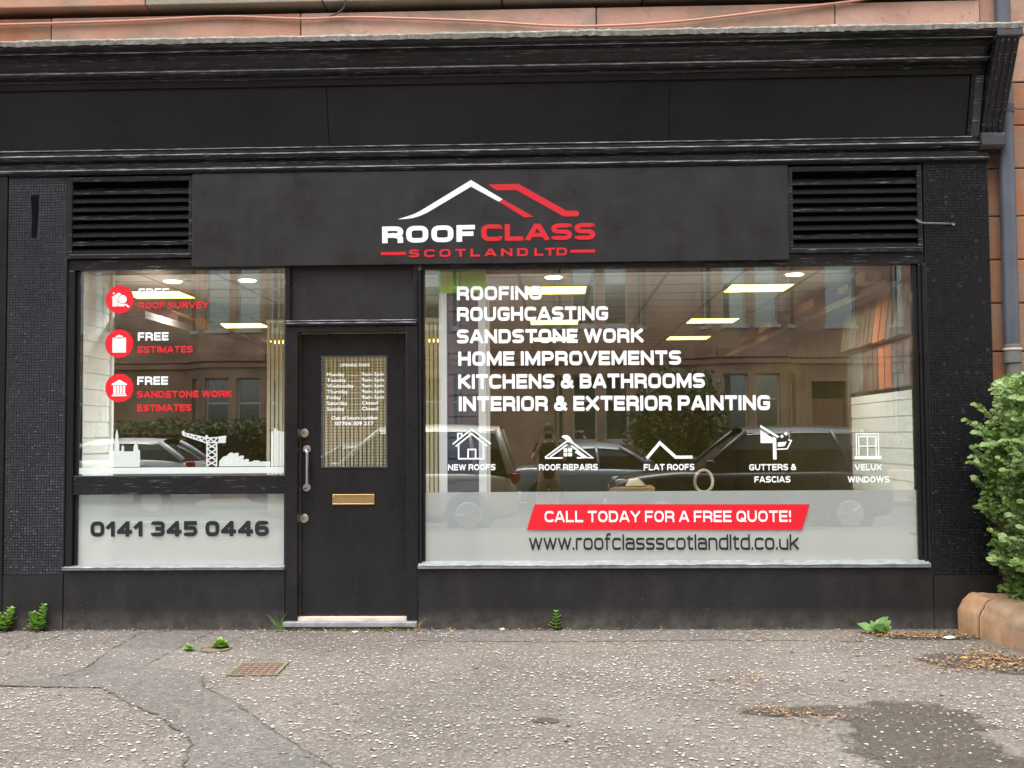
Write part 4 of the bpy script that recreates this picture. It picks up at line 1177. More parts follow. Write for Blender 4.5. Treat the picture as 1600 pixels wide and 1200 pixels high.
o = MB().add([(.70, 2.15, .978), (.88, 2.15, .978), (.92, 2.28, .980), (.72, 2.30, .978), (.74, 2.18, 1.04), (.83, 2.17, 1.062), (.87, 2.26, 1.03), (.76, 2.27, 1.05)], [(3, 2, 1, 0), (4, 5, 6, 7), (0, 1, 5, 4), (1, 2, 6, 5), (2, 3, 7, 6), (3, 0, 4, 7)]).build('cream_packet', MT['cream'], bevel=.012)
tag(o, 'cream crumpled packet on top of the cardboard box', 'packet')
tp = [(1.46 + .085 * math.cos(a), 2.25 + .02 * math.sin(a * 2), 1.02 + .105 * math.sin(a)) for a in [k * math.pi / 12 for k in range(25)]]
o = MB().tube(tp, .016, 8, False).build('coiled_hose', MT['cream'], smooth=True); tag(o, 'cream coiled hose standing on the counter', 'hose')

# ================================================================== WALL FITTINGS
dp = empty('drainpipe', (3.492, .03, 0))
tag(dp, 'blue grey downpipe on the sandstone beside the right pilaster', 'drainpipe')
def ring(x, y, z0, z1, r): return MB().tube([(x, y, z0), (x, y, z1)], r, 20)
ring(3.492, .03, 2.13, 7.0, .058).build('upper_pipe', MT['pipe_blue'], dp, smooth=False)
ring(3.502, .03, 0.0, 2.03, .054).build('lower_pipe', MT['pipe_grey'], dp)
ring(3.497, .03, 1.985, 2.129, .064).build('collar', MT['pipe_grey'], dp, bevel=.006)
ring(3.497, .03, 2.085, 2.10, .069).build('collar_ring', MT['timber_pale'], dp)
ring(3.502, .03, 1.80, 1.86, .060).build('pipe_clip', MT['cable_dark'], dp)
ring(3.492, .03, 3.9, 3.96, .064).build('pipe_clip', MT['cable_dark'], dp)
cb = [(-5.2, .035, 4.745), (-4.3, .035, 4.742), (-3.3, .035, 4.752), (-2.55, .035, 4.772), (-1.9, .035, 4.74), (-1.5, .035, 4.745), (-.6, .035, 4.70), (.2, .035, 4.64), (1.0, .035, 4.66), (1.8, .035, 4.74), (2.4, .035, 4.80), (2.8, -.03, 4.86)]
def smooth_path(pts, n=6):
    P = [Vector(p) for p in pts]; res = []
    for i in range(len(P) - 1):
        p0 = P[max(0, i - 1)]; p1 = P[i]; p2 = P[i + 1]; p3 = P[min(len(P) - 1, i + 2)]
        for k in range(n):
            t = k / n
            res.append(.5 * ((2 * p1) + (p2 - p0) * t + (2 * p0 - 5 * p1 + 4 * p2 - p3) * t * t + (3 * p1 - p0 - 3 * p2 + p3) * t ** 3))
    res.append(P[-1]); return [tuple(v) for v in res]
o = MB().tube(smooth_path(cb), .0105, 8).build('wall_cable', MT['cable'], smooth=True)
tag(o, 'terracotta coloured cable sagging along the sandstone above the cornice', 'cable')
o = MB().tube(smooth_path([(-1.58, -.02, 4.93), (-1.57, .0, 4.86), (-1.60, .02, 4.80), (-1.72, .04, 4.75), (-1.85, .04, 4.735)]), .007, 6).build('wall_cable', MT['cable_dark'], smooth=True)
tag(o, 'short dark cable dropping to join the terracotta cable', 'cable')
o = MB().tube(smooth_path([(3.56, .07, 3.95), (3.63, .07, 3.94), (3.75, .07, 3.96), (4.2, .07, 3.98)]), .005, 6).build('wall_cable', MT['cable_dark'], smooth=True)
tag(o, 'thin dark cable on the stone right of the console bracket', 'cable')
rod = MB().tube([(2.785, .05, 3.10), (2.79, -.02, 3.075), (2.80, -.045, 3.055), (2.83, -.05, 3.045), (2.95, -.045, 3.043), (3.06, -.012, 3.045)], .0075, 8)
rod.disc(3.062, 3.045, .014, -.02, -.008, 12); rod.disc(2.90, 3.052, .010, -.02, -.008, 10)
o = rod.build('bracket_rod', MT['pipe_grey'], smooth=True); tag(o, 'thin bent metal rod on the right pilaster beside the louvre', 'bracket')

# ================================================================== PAVEMENT FITTINGS AND LITTER
MT['rust'] = plain('rusty iron', (.24, .13, .095), .8, var=.4, vscale=25, bmp=.4)
MT['iron'] = plain('dark iron', (.14, .095, .075), .7, var=.3)
cov = empty('drain_cover', (-1.85, -1.47, .004), rz=R_(2))
tag(cov, 'rusty red square iron drain cover set in the pavement', 'drain cover')
o = MB().prism_z([(-.135, -.17), (.135, -.17), (.135, .17), (-.135, .17)], .0, .006).build('cover_plate', MT['rust']); o.parent = cov
fr = MB(); fr.box(-.155, .155, -.19, -.172, 0, .008); fr.box(-.155, .155, .172, .19, 0, .008); fr.box(-.155, -.137, -.1718, .1718, 0, .008); fr.box(.137, .155, -.1718, .1718, 0, .008)
o = fr.build('cover_frame', MT['mossline']); o.parent = cov
sd = MB().prism_z([(-.016, -.014), (.016, -.014), (.016, .014), (-.016, .014)], 0, .006).mesh('stud'); sd.materials.append(MT['iron'])
for i in range(6):
    for j in range(6): inst(sd, 'stud', cov, (-.112 + i * .045, -.14 + j * .056, .0062))
cv = empty('stop_tap_cover', (-2.33, -.80, .004)); tag(cv, 'small round iron tap cover overgrown with weeds', 'tap cover')
cvp = MB(); n = 24
cvp.prism_z([(.085 * math.cos(k * math.pi / 12), .085 * math.sin(k * math.pi / 12)) for k in range(24)], 0, .005)
o = cvp.build('cover_plate', MT['iron']); o.parent = cv
o = MB().tube([(.1 * math.cos(k * math.pi / 12), .1 * math.sin(k * math.pi / 12), .003) for k in range(25)], .008, 6, False).build('cover_rim', MT['mossline']); o.parent = cv

MT['leaf_brown'] = plain('dry leaf', (.23, .13, .06), .85, var=.5, vscale=40)
MT['leaf_tan'] = plain('dry leaf tan', (.42, .28, .13), .85, var=.4, vscale=40)
def scatter_bits(name, regions, seed, mat, label):
    r = random.Random(seed); mb = MB()
    for (cx, cy, sx, sy, n, big) in regions:
        for _ in range(n):
            x = r.gauss(cx, sx); y = r.gauss(cy, sy)
            if y > -.02 or x > 3.05: continue
            a = r.uniform(0, 6.28); l = r.uniform(.006, .022) * big; w = l * r.uniform(.2, .5)
            ca, sa = math.cos(a), math.sin(a); z = .009 + r.random() * .012
            t1, t2 = r.uniform(-.006, .012), r.uniform(-.004, .01)
            P = lambda u, v, dz: (x + u * ca - v * sa, y + u * sa + v * ca, z + dz)
            mb.add([P(-l, 0, 0), P(0, w, t1), P(l, 0, t2), P(0, -w, t1 * .5)], [(0, 1, 2), (0, 2, 3)])
    o = mb.build(name, mat)
    tag(o, label, 'leaf litter', kind='stuff')
reg = [(2.45, -.30, .14, .05, 120, 1), (2.72, -.33, .22, .06, 220, 1.1), (2.85, -1.2, .15, .18, 260, 1.2), (2.6, -1.35, .2, .12, 150, 1.1), (1.2, -2.55, .12, .05, 45, 1.0), (1.34, -2.66, .12, .05, 55, 1.0), (1.1, -1.75, .12, .06, 50, .9),
       (-1.5, -.10, .35, .02, 60, .8), (.3, -.06, 1.2, .02, 90, .7), (-3.0, -.06, .8, .03, 60, .8), (0, -2.5, 2.2, 1.3, 90, .8)]
scatter_bits('leaf_litter', reg, 31, MT['leaf_brown'], 'brown dry leaf scraps gathered along the wall and damp patches')
scatter_bits('leaf_litter', [(a, b, c, d_, n // 3, e) for a, b, c, d_, n, e in reg], 32, MT['leaf_tan'], 'tan dry leaf scraps mixed into the brown litter')
def crumple(name, x, y, s, mat, label, cat, seed, flat=.35):
    r = random.Random(seed); mb = MB(); n = 9
    ringp = [(s * r.uniform(.6, 1.2) * math.cos(2 * math.pi * k / n), .6 * s * r.uniform(.6, 1.2) * math.sin(2 * math.pi * k / n), r.uniform(.0, .006)) for k in range(n)]
    mid = [(a * .5, b * .5, s * flat * r.uniform(.5, 1.2)) for a, b, c in ringp]
    mb.add(ringp + mid + [(0, 0, s * flat)], [(k, (k + 1) % n, n + (k + 1) % n, n + k) for k in range(n)] + [(n + k, n + (k + 1) % n, 2 * n) for k in range(n)])
    o = mb.build(name, mat); o.location = (x, y, .007); tag(o, label, cat)
crumple('paper_scrap', 2.83, -.40, .06, MT['upvc'], 'white crumpled paper scrap by the garden kerb', 'litter', 1, .25)
crumple('paper_scrap', -1.47, -.14, .022, MT['upvc'], 'small white scrap in front of the door step', 'litter', 2, .4)
crumple('paper_scrap', -.37, -.06, .03, MT['chip'], 'small pale stone lump at the wall foot right of the door', 'litter', 3, .5)
MT['bluebit'] = plain('blue plastic', (.06, .1, .35), .4)
crumple('bottle_cap', .92, -.10, .014, MT['bluebit'], 'tiny blue bottle cap at the foot of the wall', 'litter', 4, .5)
MT['yellow_leaf'] = plain('yellow leaf', (.6, .42, .08), .7)
crumple('fallen_leaf', 2.66, -1.12, .03, MT['yellow_leaf'], 'single yellow fallen leaf on the dark damp patch', 'leaf', 5, .1)

# ================================================================== GARDEN KERB AND HEDGE AT THE RIGHT
MT['cope'] = stone_mat('weathered orange sandstone coping', (.30, .17, .09), (.40, .235, .13), (.42, .28, .17), 5, False)
_nt = MT['cope'].node_tree; _p = _nt.nodes['Principled BSDF']; _c = _p.inputs['Base Color'].links[0].from_socket
_v = coords(_nt); _mo = ramp(_nt, noise(_nt, _v, 6, 8, .7), [(.52, 0.), (.68, .65)])
_nt.links.new(mixc(_nt, _mo, _c, (.17, .165, .10)), _p.inputs['Base Color'])
gk = empty('garden_wall', (3.1, -.1, 0)); tag(gk, 'low rounded orange sandstone garden wall running out from the shopfront', 'garden wall')
def cope(y0, y1, x0, x1, seed, first=False):
    r = random.Random(seed); N = 18; M = 22; vs = []; fs = []
    for i in range(N + 1):
        t = i / N; y = y0 + (y1 - y0) * t; xc = x0 + (x1 - x0) * t
        e = {0: .10, 1: .06, 2: .035, 3: .018, 4: .007}.get(i, 0.) if first else 0.
        if i in (0, N): e = max(e, .012)
        e -= .012 * mnoise.noise((y * 2.1, 3.3, 0))
        for k in range(M):
            a = math.pi * k / (M - 1)
            rx = .20 - e * .8; rz = .17 - e
            n_ = mnoise.noise((xc * 3 + math.cos(a) * 2, y * 4, a * 2 + seed)) * .022 + mnoise.noise((math.cos(a) * 6, y * 14, a * 5 + seed)) * .010 + mnoise.noise((math.cos(a) * 15, y * 34, a * 13)) * .005
            if k in (0, M - 1): vs.append((xc + (rx) * math.cos(a), y, -.02))
            else: vs.append((xc + (rx + n_) * math.copysign(abs(math.cos(a)) ** .85, math.cos(a)), y, .125 + (rz + n_) * math.sin(a) ** .9))
    for i in range(N):
        for k in range(M - 1): fs.append((i * M + k, i * M + k + 1, (i + 1) * M + k + 1, (i + 1) * M + k))
    fs += [tuple(range(M)), tuple(range((N + 1) * M - 1, N * M - 1, -1))]
    o = MB().add(vs, fs).build('cope_stone', MT['cope'], gk, smooth=True)
    return o
yy = -.03
for k, l in enumerate((.36, 1.02)):
    y2 = yy - l
    cope(yy, y2 + .012, 3.17 + (-.03 - yy) * .17, 3.17 + (-.03 - y2) * .17, 1, k == 0); yy = y2
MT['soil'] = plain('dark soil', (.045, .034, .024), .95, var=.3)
o = MB().box(3.25, 7, -1.4, .1, -.01, .16).build('garden_soil', MT['soil']); structure(o)
def leaf_mat(name, a, b, c):
    m, nt, p = new_mat(name)
    v = coords(nt)
    nt.links.new(ramp(nt, noise(nt, v, 26, 5, .75), [(.28, a), (.5, b), (.68, c)]), p.inputs['Base Color'])
    p.inputs['Roughness'].default_value = .42
    p.inputs['Subsurface Weight'].default_value = 0
    p.inputs['Transmission Weight'].default_value = 0
    tl_ = nt.nodes.new('ShaderNodeBsdfTranslucent'); tl_.inputs[0].default_value = (*[x * 1.2 for x in b], 1)
    mx = nt.nodes.new('ShaderNodeMixShader'); mx.inputs[0].default_value = .25
    outn = [n for n in nt.nodes if n.type == 'OUTPUT_MATERIAL'][0]
    nt.links.new(p.outputs[0], mx.inputs[1]); nt.links.new(tl_.outputs[0], mx.inputs[2]); nt.links.new(mx.outputs[0], outn.inputs[0])
    return m
MT['privet'] = leaf_mat('privet leaf', (.065, .145, .03), (.17, .28, .07), (.40, .47, .15))
MT['far_leaf'] = leaf_mat('hedge leaf', (.05, .075, .025), (.08, .115, .035), (.12, .15, .05))
MT['weed'] = leaf_mat('weed leaf', (.12, .24, .04), (.20, .36, .06), (.30, .46, .09))
MT['dock'] = leaf_mat('dock leaf', (.13, .25, .07), (.20, .34, .11), (.30, .42, .16))
MT['bark'] = plain('twig bark', (.10, .075, .05), .9)
leafv = [(0, 0, 0), (.28, .24, .05), (.33, .62, .06), (0, 1, 0), (-.33, .62, .06), (-.28, .24, .05), (0, .5, -.02)]
leaff = [(0, 1, 6), (1, 2, 6), (2, 3, 6), (3, 4, 6), (4, 5, 6), (5, 0, 6)]
def leaf_into(mb, pos, direction, normal, size):
    dv = Vector(direction).normalized(); nv = Vector(normal)
    sx = dv.cross(nv)
    if sx.length < 1e-3: sx = dv.orthogonal()
    sx.normalize(); nv = sx.cross(dv)
    P = Vector(pos)
    mb.add([tuple(P + (sx * a + dv * b + nv * c) * size) for a, b, c in leafv], leaff)
hg = empty('hedge', (3.9, -.8, .16)); tag(hg, 'leafy bright green privet hedge behind the orange garden wall', 'hedge')
r = random.Random(9)
fol = MB(); near = []
def hedge_shape(x, y, z):
    edge = 3.19 + .10 * mnoise.noise((y * 2.2, z * 2.2, 1.7)) + .05 * mnoise.noise((y * 6, z * 6, 4)) + .10 * max(0, (z - 1.45)) ** 1.0 + (.12 if z < .5 else 0) + .04 * max(0, -y - .5)
    topz = 1.79 + .16 * mnoise.noise((x * 2.5, y * 2.5, 9))
    return edge, topz
cnt = 0
while cnt < 8500:
    y = r.uniform(-1.35, -.16)
    z = r.uniform(.2, 2.0)
    edge, topz = hedge_shape(3.3, y, z)
    dpt = abs(r.gauss(0, .11)) if r.random() < .75 else r.uniform(0, .9)
    x = edge + dpt
    if z > topz: continue
    cnt += 1
    out_ = Vector((-1, -.35, .35)) if dpt < .2 else Vector((r.uniform(-1, .3), r.uniform(-1, 1), .5))
    dirv = out_ * .6 + Vector((r.uniform(-1, 1), r.uniform(-1, 1), r.uniform(-.7, .7)))
    nrm = Vector((-.5, -.9, .9)) + Vector((r.uniform(-.6, .6), r.uniform(-.6, .6), r.uniform(-.5, .5)))
    size = r.uniform(.025, .062)
    if dpt < .035 and y > -1.1 and len(near) < 260 and r.random() < .6: near.append((x, y, z, dirv, nrm, size)); continue
    leaf_into(fol, (x, y, z), dirv, nrm, size)
for _ in range(3600):      # end face towards the street
    x = r.uniform(3.24, 4.6); z = r.uniform(.2, 1.9); e, tz = hedge_shape(x, -1.35, z)
    if z > tz: continue
    leaf_into(fol, (x, -1.38 + abs(r.gauss(0, .10)) + .06 * mnoise.noise((x * 3, z * 3, 2)), z), (r.uniform(-1, 1), -.5, r.uniform(-.6, .8)), (r.uniform(-.6, .6), -.9, .8), r.uniform(.03, .062))
for _ in range(3000):      # top
    x = r.uniform(3.2, 4.4); y = r.uniform(-1.35, -.16); e, tz = hedge_shape(x, y, 1.8)
    leaf_into(fol, (x + .12, y, tz - abs(r.gauss(0, .06))), (r.uniform(-1, 1), r.uniform(-1, 1), .6), (r.uniform(-.4, .4), r.uniform(-.4, .4), 1), r.uniform(.03, .05))
spr = MB()
for _ in range(75):       # loose shoots standing out of the face
    y = r.uniform(-1.3, -.18); z = r.uniform(.35, 1.95); e, tz = hedge_shape(3.2, y, z)
    p = Vector((e + .05, y, min(z, tz))); d_ = Vector((-1, r.uniform(-.7, .5), r.uniform(-.1, 1.0))).normalized(); l = r.uniform(.08, .24)
    q = p + d_ * l + Vector((0, 0, .02))
    spr.tube([tuple(p), tuple(p.lerp(q, .5)), tuple(q)], [.0035, .0028, .0015], 4)
    for k in range(int(l / .028) + 2):
        t_ = k / (int(l / .028) + 1); c = p.lerp(q, t_)
        for sg_ in (-1, 1):
            sd_ = d_.cross(Vector((r.uniform(-.3, .3), r.uniform(-.3, .3), 1))).normalized() * sg_
            leaf_into(fol, tuple(c), d_ * .5 + sd_ + Vector((0, 0, r.uniform(-.2, .4))), (-.3, -1.0, .7), r.uniform(.045, .072))
spr.build('shoots', MT['bark'], hg, kind='stuff')
fol.build('foliage', MT['privet'], hg, kind='stuff')
lm = MB().add(leafv, leaff).mesh('leaf'); lm.materials.append(MT['privet'])
for (x, y, z, dv, nv, sz) in near:
    dv = dv.normalized(); sx = dv.cross(nv).normalized(); nv = sx.cross(dv)
    o = bpy.data.objects.new('leaf', lm); COL.objects.link(o)
    mw = Matrix((sx, dv, nv)).transposed().to_4x4(); mw.translation = Vector((x, y, z)) - Vector((3.9, -.8, .16))
    o.parent = hg; o.matrix_basis = mw @ Matrix.Scale(sz, 4)
tw = MB()
for k in range(46):
    y = -.2 - r.random() * 1.1; x0 = 3.75 + r.uniform(-.2, .3)
    p = Vector((x0, y, .15)); path = [tuple(p)]
    tgt = Vector((3.28 + r.uniform(0, .5), y + r.uniform(-.2, .2), r.uniform(.6, 1.85)))
    for j in range(1, 5): path.append(tuple(p.lerp(tgt, j / 4) + Vector((r.uniform(-.03, .03), r.uniform(-.03, .03), 0))))
    tw.tube(path, [.012, .010, .008, .006, .003], 5)
tw.build('twigs', MT['bark'], hg, kind='stuff')
MB().box(3.65, 4.4, -1.05, -.2, .2, 1.62).build('shade_core', MT['soil'], hg)  # added dark block, stands in for the deep shade between the leaves

# ================================================================== WEEDS
def weed(x, y, h, tiers, spread, label, seed, mat='weed', stems=1, w=.5):
    t = empty('weed', (x, y, 0)); tag(t, label, 'weed', 'small weeds at the wall foot')
    r = random.Random(seed)
    for s in range(stems):
        a = r.uniform(0, 6.28); lean = r.uniform(.0, .35) * (1 if stems > 1 else .4)
        top = Vector((math.cos(a) * lean * h, math.sin(a) * lean * h * .4, h * (1 if s == 0 else r.uniform(.55, .85))))
        o = MB().tube([(0, 0, -.01), tuple(top * .5 + Vector((.003, 0, 0))), tuple(top)], [.004, .003, .0015], 5).build('stem', MT['weed']); o.parent = t
        for k in range(tiers):
            tt = .12 + .88 * k / (tiers - 1)
            c = top * tt
            for j in range(4):
                an = k * 1.1 + j * math.pi / 2 + r.uniform(-.3, .3)
                sz = spread * (1.15 - .6 * tt) * r.uniform(.8, 1.15)
                mb = MB()
                leaf_into(mb, tuple(c), (math.cos(an), math.sin(an), .35 + .5 * tt), (-.3 * math.cos(an), -.3 * math.sin(an), 1), sz)
                o = mb.build('leaf', MT[mat]); o.parent = t
    return t
weed(-3.905, -.07, .185, 8, .075, 'taller bright green weed at the foot of the left pilaster', 1, stems=2)
weed(-4.17, -.06, .16, 7, .08, 'bright green weed cut by the left edge of the picture', 2, stems=2)
weed(.03, -.03, .13, 6, .06, 'small upright green weed below the right window', 3)
weed(-2.30, -.76, .05, 4, .075, 'low light green weed growing over the round tap cover', 4, stems=3)
weed(-2.50, -.83, .035, 3, .05, 'tiny light green weed left of the round tap cover', 5, stems=2)
# broad leaved dock
t = empty('dock_plant', (2.38, -.19, 0)); tag(t, 'broad leaved pale green dock plant at the wall foot near the garden kerb', 'weed')
r = random.Random(12)
for k in range(17):
    an = k * 2.4; el = r.uniform(.25, 1.7)
    mb = MB(); leaf_into(mb, (0, 0, .01), (math.cos(an), math.sin(an) * .7 - .1, el), (-.5 * math.cos(an) + r.uniform(-.3, .3), -.6, .8), r.uniform(.06, .165))
    o = mb.build('leaf', MT['dock'], smooth=True); o.parent = t
# grass wisps beside the step
def grass(x, y, label, seed, n=12, h=.12, mat='weed'):
    t = empty('grass_tuft', (x, y, 0)); tag(t, label, 'grass')
    r = random.Random(seed)
    for k in range(n):
        a = r.uniform(0, 6.28); l = h * r.uniform(.4, 1)
        o = MB().tube([(r.uniform(-.06, .06), r.uniform(-.01, .01), -.005), (math.cos(a) * l * .3, -abs(math.sin(a)) * l * .2, l * .6), (math.cos(a) * l * .8, -abs(math.sin(a)) * l * .4, l)], [.0022, .0018, .0006], 4).build('blade', MT[mat]); o.parent = t
grass(-2.06, -.08, 'thin grass wisps at the left end of the door step', 3, 16, .15)
grass(-1.02, -.07, 'thin dry grass wisps at the right end of the door step', 4, 9, .11, 'leaf_tan')
grass(-1.25, -.075, 'short green grass in front of the door step', 5, 14, .05)
grass(-.78, -.05, 'short tan grass under the left end of the right window', 6, 10, .035, 'leaf_tan')

# ================================================================== ACROSS THE STREET (seen in the window reflections)
MT['sash'] = plain('white sash paint', (.66, .66, .63), .5)
MT['blind_white'] = plain('pale window blind', (.52, .51, .47), .8, var=.1)
MT['room_dark'] = plain('dim room', (.035, .035, .035), .9)
MT['slate_roof'] = plain('roof slate', (.10, .105, .12), .6, var=.2)
MT['door_pink'] = plain('faded red door', (.36, .15, .11), .5)
FY = -24.1
far = empty('opposite_tenement', (0, FY, 0))
tag(far, 'red sandstone tenement with bay windows reflected in the shop glass', 'building')
def face_map(p0, p1):
    a = Vector(p0); b = Vector(p1); d_ = (b - a).normalized(); n_ = Vector((-d_.y, d_.x))      # outward = left of travel
    return lambda u, dp, z: (a.x + d_.x * u + n_.x * dp, a.y + d_.y * u + n_.y * dp, z), (b - a).length
def fbox(mb, fm, u0, u1, d0, d1, z0, z1):
    c = [fm(u0, d1, z0), fm(u1, d1, z0), fm(u1, d0, z0), fm(u0, d0, z0), fm(u0, d1, z1), fm(u1, d1, z1), fm(u1, d0, z1), fm(u0, d0, z1)]
    mb.add(c, [(3, 2, 1, 0), (4, 5, 6, 7), (0, 1, 5, 4), (1, 2, 6, 5), (2, 3, 7, 6), (3, 0, 4, 7)])
def holed(mb, fm, L, z0, z1, holes, th=.28):
    us = sorted({0, L, *[h[0] for h in holes], *[h[1] for h in holes]}); zs = sorted({z0, z1, *[h[2] for h in holes], *[h[3] for h in holes]})
    for i in range(len(us) - 1):
        run = None
        for j in range(len(zs) - 1):
            uc = (us[i] + us[i + 1]) / 2; zc = (zs[j] + zs[j + 1]) / 2
            if any(h[0] < uc < h[1] and h[2] < zc < h[3] for h in holes):
                if run is not None: fbox(mb, fm, us[i], us[i + 1], -th, 0, run, zs[j]); run = None
            elif run is None: run = zs[j]
        if run is not None: fbox(mb, fm, us[i], us[i + 1], -th, 0, run, zs[-1])
def far_window(fm, u0, u1, z0, z1, blind):
    w = MB(); b_ = .055
    fbox(w, fm, u0, u0 + b_, -.20, -.13, z0, z1); fbox(w, fm, u1 - b_, u1, -.20, -.13, z0, z1)
    fbox(w, fm, u0 + b_, u1 - b_, -.20, -.13, z0, z0 + .08); fbox(w, fm, u0 + b_, u1 - b_, -.20, -.13, z1 - .06, z1)
    zm = z0 + (z1 - z0) * .62
    fbox(w, fm, u0 + b_, u1 - b_, -.20, -.14, zm - .03, zm + .03)
    fbox(w, fm, u0 - .04, u1 + .04, -.12, .05, z0 - .09, z0 - .003)
    wo = w.build('window', MT['sash'], far)
    g = MB(); fbox(g, fm, u0 + b_ - .005, u1 - b_ + .005, -.185, -.178, z0 + .07, z1 - .05); g.build('pane', MT['glass_far'], wo)
    bk = MB(); fbox(bk, fm, u0 + .01, u1 - .01, -.275, -.27, z0 + .01, z1 - .01); bk.build('room_backing', MT['room_dark'], wo)
    if blind:
        bl = MB(); zlo = z0 + (z1 - z0) * blind
        n = max(3, int((u1 - u0) / .09))
        for k in range(n):
            ua = u0 + b_ + (u1 - u0 - 2 * b_) * k / n
            fbox(bl, fm, ua + .004, ua + (u1 - u0 - 2 * b_) / n - .004, -.24, -.235, zlo + .02, z1 - .07)
        bl.build('blind', MT['blind_white'], wo)
FLO = [(1.29, 3.22), (4.62, 6.6), (8.0, 9.9)]
TOPZ = 11.0
rr_ = random.Random(5)
bays = [-19.5, -14.4, -9.2, -3.9, 1.45, 5.75, 11.2, 16.5]
prev = -26.0
for bi, c in enumerate(bays):
    f0 = (c + 1.5, FY); f1 = (c + .95, FY + .62); f2 = (c - .95, FY + .62); f3 = (c - 1.5, FY)
    # faces travel so that outward (left of travel) points to +Y : going from -x to +x gives left = +y
    segs = [((c - 1.5, FY), (c - .95, FY + .62), [(.24, .60)]), ((c - .95, FY + .62), (c + .95, FY + .62), [(.14, .84), (1.06, 1.76)]), ((c + .95, FY + .62), (c + 1.5, FY), [(.23, .59)])]
    bayw = MB()
    for (a, b, wins) in segs:
        fm, L = face_map(a, b)
        holes = [(u0, u1, z0, z1) for (z0, z1) in FLO for (u0, u1) in wins]
        holed(bayw, fm, L, 0, TOPZ, holes)
        for (u0, u1, z0, z1) in holes:
            far_window(fm, u0, u1, z0, z1, rr_.choice((0, .0, .02, .3, .45)))
        for (z0, z1) in ((3.52, 3.66), (3.70, 3.92), (7.0, 7.3), (10.4, 10.7), (TOPZ, TOPZ + .3)):
            fbox(bayw, fm, -.02, L + .02, .003, .10 if z0 != 3.52 else .06, z0, z1)
    bayw.build('bay_wall', MT['stone_far'], far)
    # flat wall up to this bay
    fm, L = face_map((prev, FY), (c - 1.5, FY))
    fl = MB(); holes = []
    door_here = bi == 6
    if L > 3.3 and not door_here:
        for (z0, z1) in FLO: holes.append((L / 2 - .5, L / 2 + .5, z0, z1))
    if door_here:
        holes = [(.35, 1.35, .55, 3.0)] + [(L / 2 - .45, L / 2 + .45, z0, z1) for z0, z1 in FLO[1:]]
    holed(fl, fm, L, 0, TOPZ, holes)
    for (z0, z1) in ((3.52, 3.66), (3.70, 3.92), (7.0, 7.3), (10.4, 10.7), (TOPZ, TOPZ + .3)): fbox(fl, fm, 0, L, .003, .10, z0, z1)
    fl.build('wall', MT['stone_far'], far)
    for h in holes:
        if h[2] == .55:
            dd = MB(); fbox(dd, fm, h[0] + .05, h[1] - .05, -.25, -.2, .55, 2.5); dd.build('door', MT['door_pink'], far)
            dd = MB(); fbox(dd, fm, h[0] - .2, h[1] + .2, .01, .5, 0, .5); dd.build('door_step', MT['stone_far'], far)
        else: far_window(fm, *h, rr_.choice((0, .0, .4)))
    prev = c + 1.5
fm, L = face_map((prev, FY), (26, FY)); fl = MB(); holed(fl, fm, L, 0, TOPZ, []); fl.build('wall', MT['stone_far'], far)
MB().prism_x([(FY + .4, TOPZ + .3), (FY - 4, TOPZ + 3.6), (FY - 9, TOPZ + .3)], -26, 26).build('roof', MT['slate_roof'], far)
for c in (-17, -6.5, 3.6, 13.8):
    MB().box(c - .9, c + .9, FY - 4.6, FY - 3.6, TOPZ + 2.6, TOPZ + 5).build('chimney', MT['stone_far'], far)
MB().box(-26, 26, FY - 8.5, FY - .4, 0, TOPZ + .29).build('building_core', MT['room_dark'], far)
# garden ground, low wall and planting
o = MB().box(-30, 30, FY + .01, -18.9, -.16, .02).build('front_garden', MT['soil']); structure(o)
dw = empty('garden_wall', (0, -18.75, 0)); tag(dw, 'low sandstone wall before the opposite gardens, seen reflected', 'garden wall')
for k in range(-13, 13):
    MB().box(k * 2 + .006, k * 2 + 1.994, -18.9, -18.6, 0, .5).build('wall_block', MT['stone_far'], dw)
    MB().box(k * 2 + .003, k * 2 + 1.997, -18.94, -18.56, .503, .6).build('cope_stone', MT['stone_far'], dw, bevel=.02)
def shrub(name, cx, cy, sx, sy, h, n, label, seed, box=True, zb=.02, size=.13):
    r = random.Random(seed); t = empty(name, (cx, cy, zb)); tag(t, label, name.replace('_', ' '))
    mb = MB()
    for _ in range(n):
        if box:
            while True:
                u, v, w = r.uniform(-1, 1), r.uniform(-1, 1), r.uniform(-1, 1)
                if max(abs(u), abs(v), abs(w)) > .72: break
            j = 1 + .10 * mnoise.noise((u * 3 + seed, v * 3, w * 3))
            p = (cx + u * sx * j, cy + v * sy * j, zb + h * (.5 + .5 * w) * j)
        else:
            d_ = Vector((r.gauss(0, 1), r.gauss(0, 1), r.gauss(0, 1))).normalized(); rad = r.uniform(.55, 1) * (1 + .28 * mnoise.noise(d_ * 2.4 + Vector((seed, 0, 0))))
            p = (cx + d_.x * sx * rad, cy + d_.y * sy * rad, zb + h * .55 + d_.z * h * .45 * rad)
        leaf_into(mb, p, (r.uniform(-1, 1), r.uniform(-1, 1), r.uniform(-.6, .8)), (r.uniform(-.7, .7), .6 + r.uniform(-.7, .7), .8), size * r.uniform(.6, 1.2))
    mb.build('foliage', MT['far_leaf'], t, kind='stuff')
    st_ = MB()
    for k in range(6):
        a = r.uniform(0, 6.28)
        st_.tube([(cx + r.uniform(-.6, .6) * sx, cy, zb), (cx + math.cos(a) * sx * .4, cy + math.sin(a) * sy * .4, zb + h * .5), (cx + math.cos(a) * sx * .7, cy + math.sin(a) * sy * .7, zb + h * .85)], [.03, .02, .008], 5)
    st_.build('stems', MT['bark'], t, kind='stuff')
    if box: MB().box(cx - sx * .78, cx + sx * .78, cy - sy * .78, cy + sy * .78, zb, zb + h * .84).build('shade_core', MT['soil'], t)
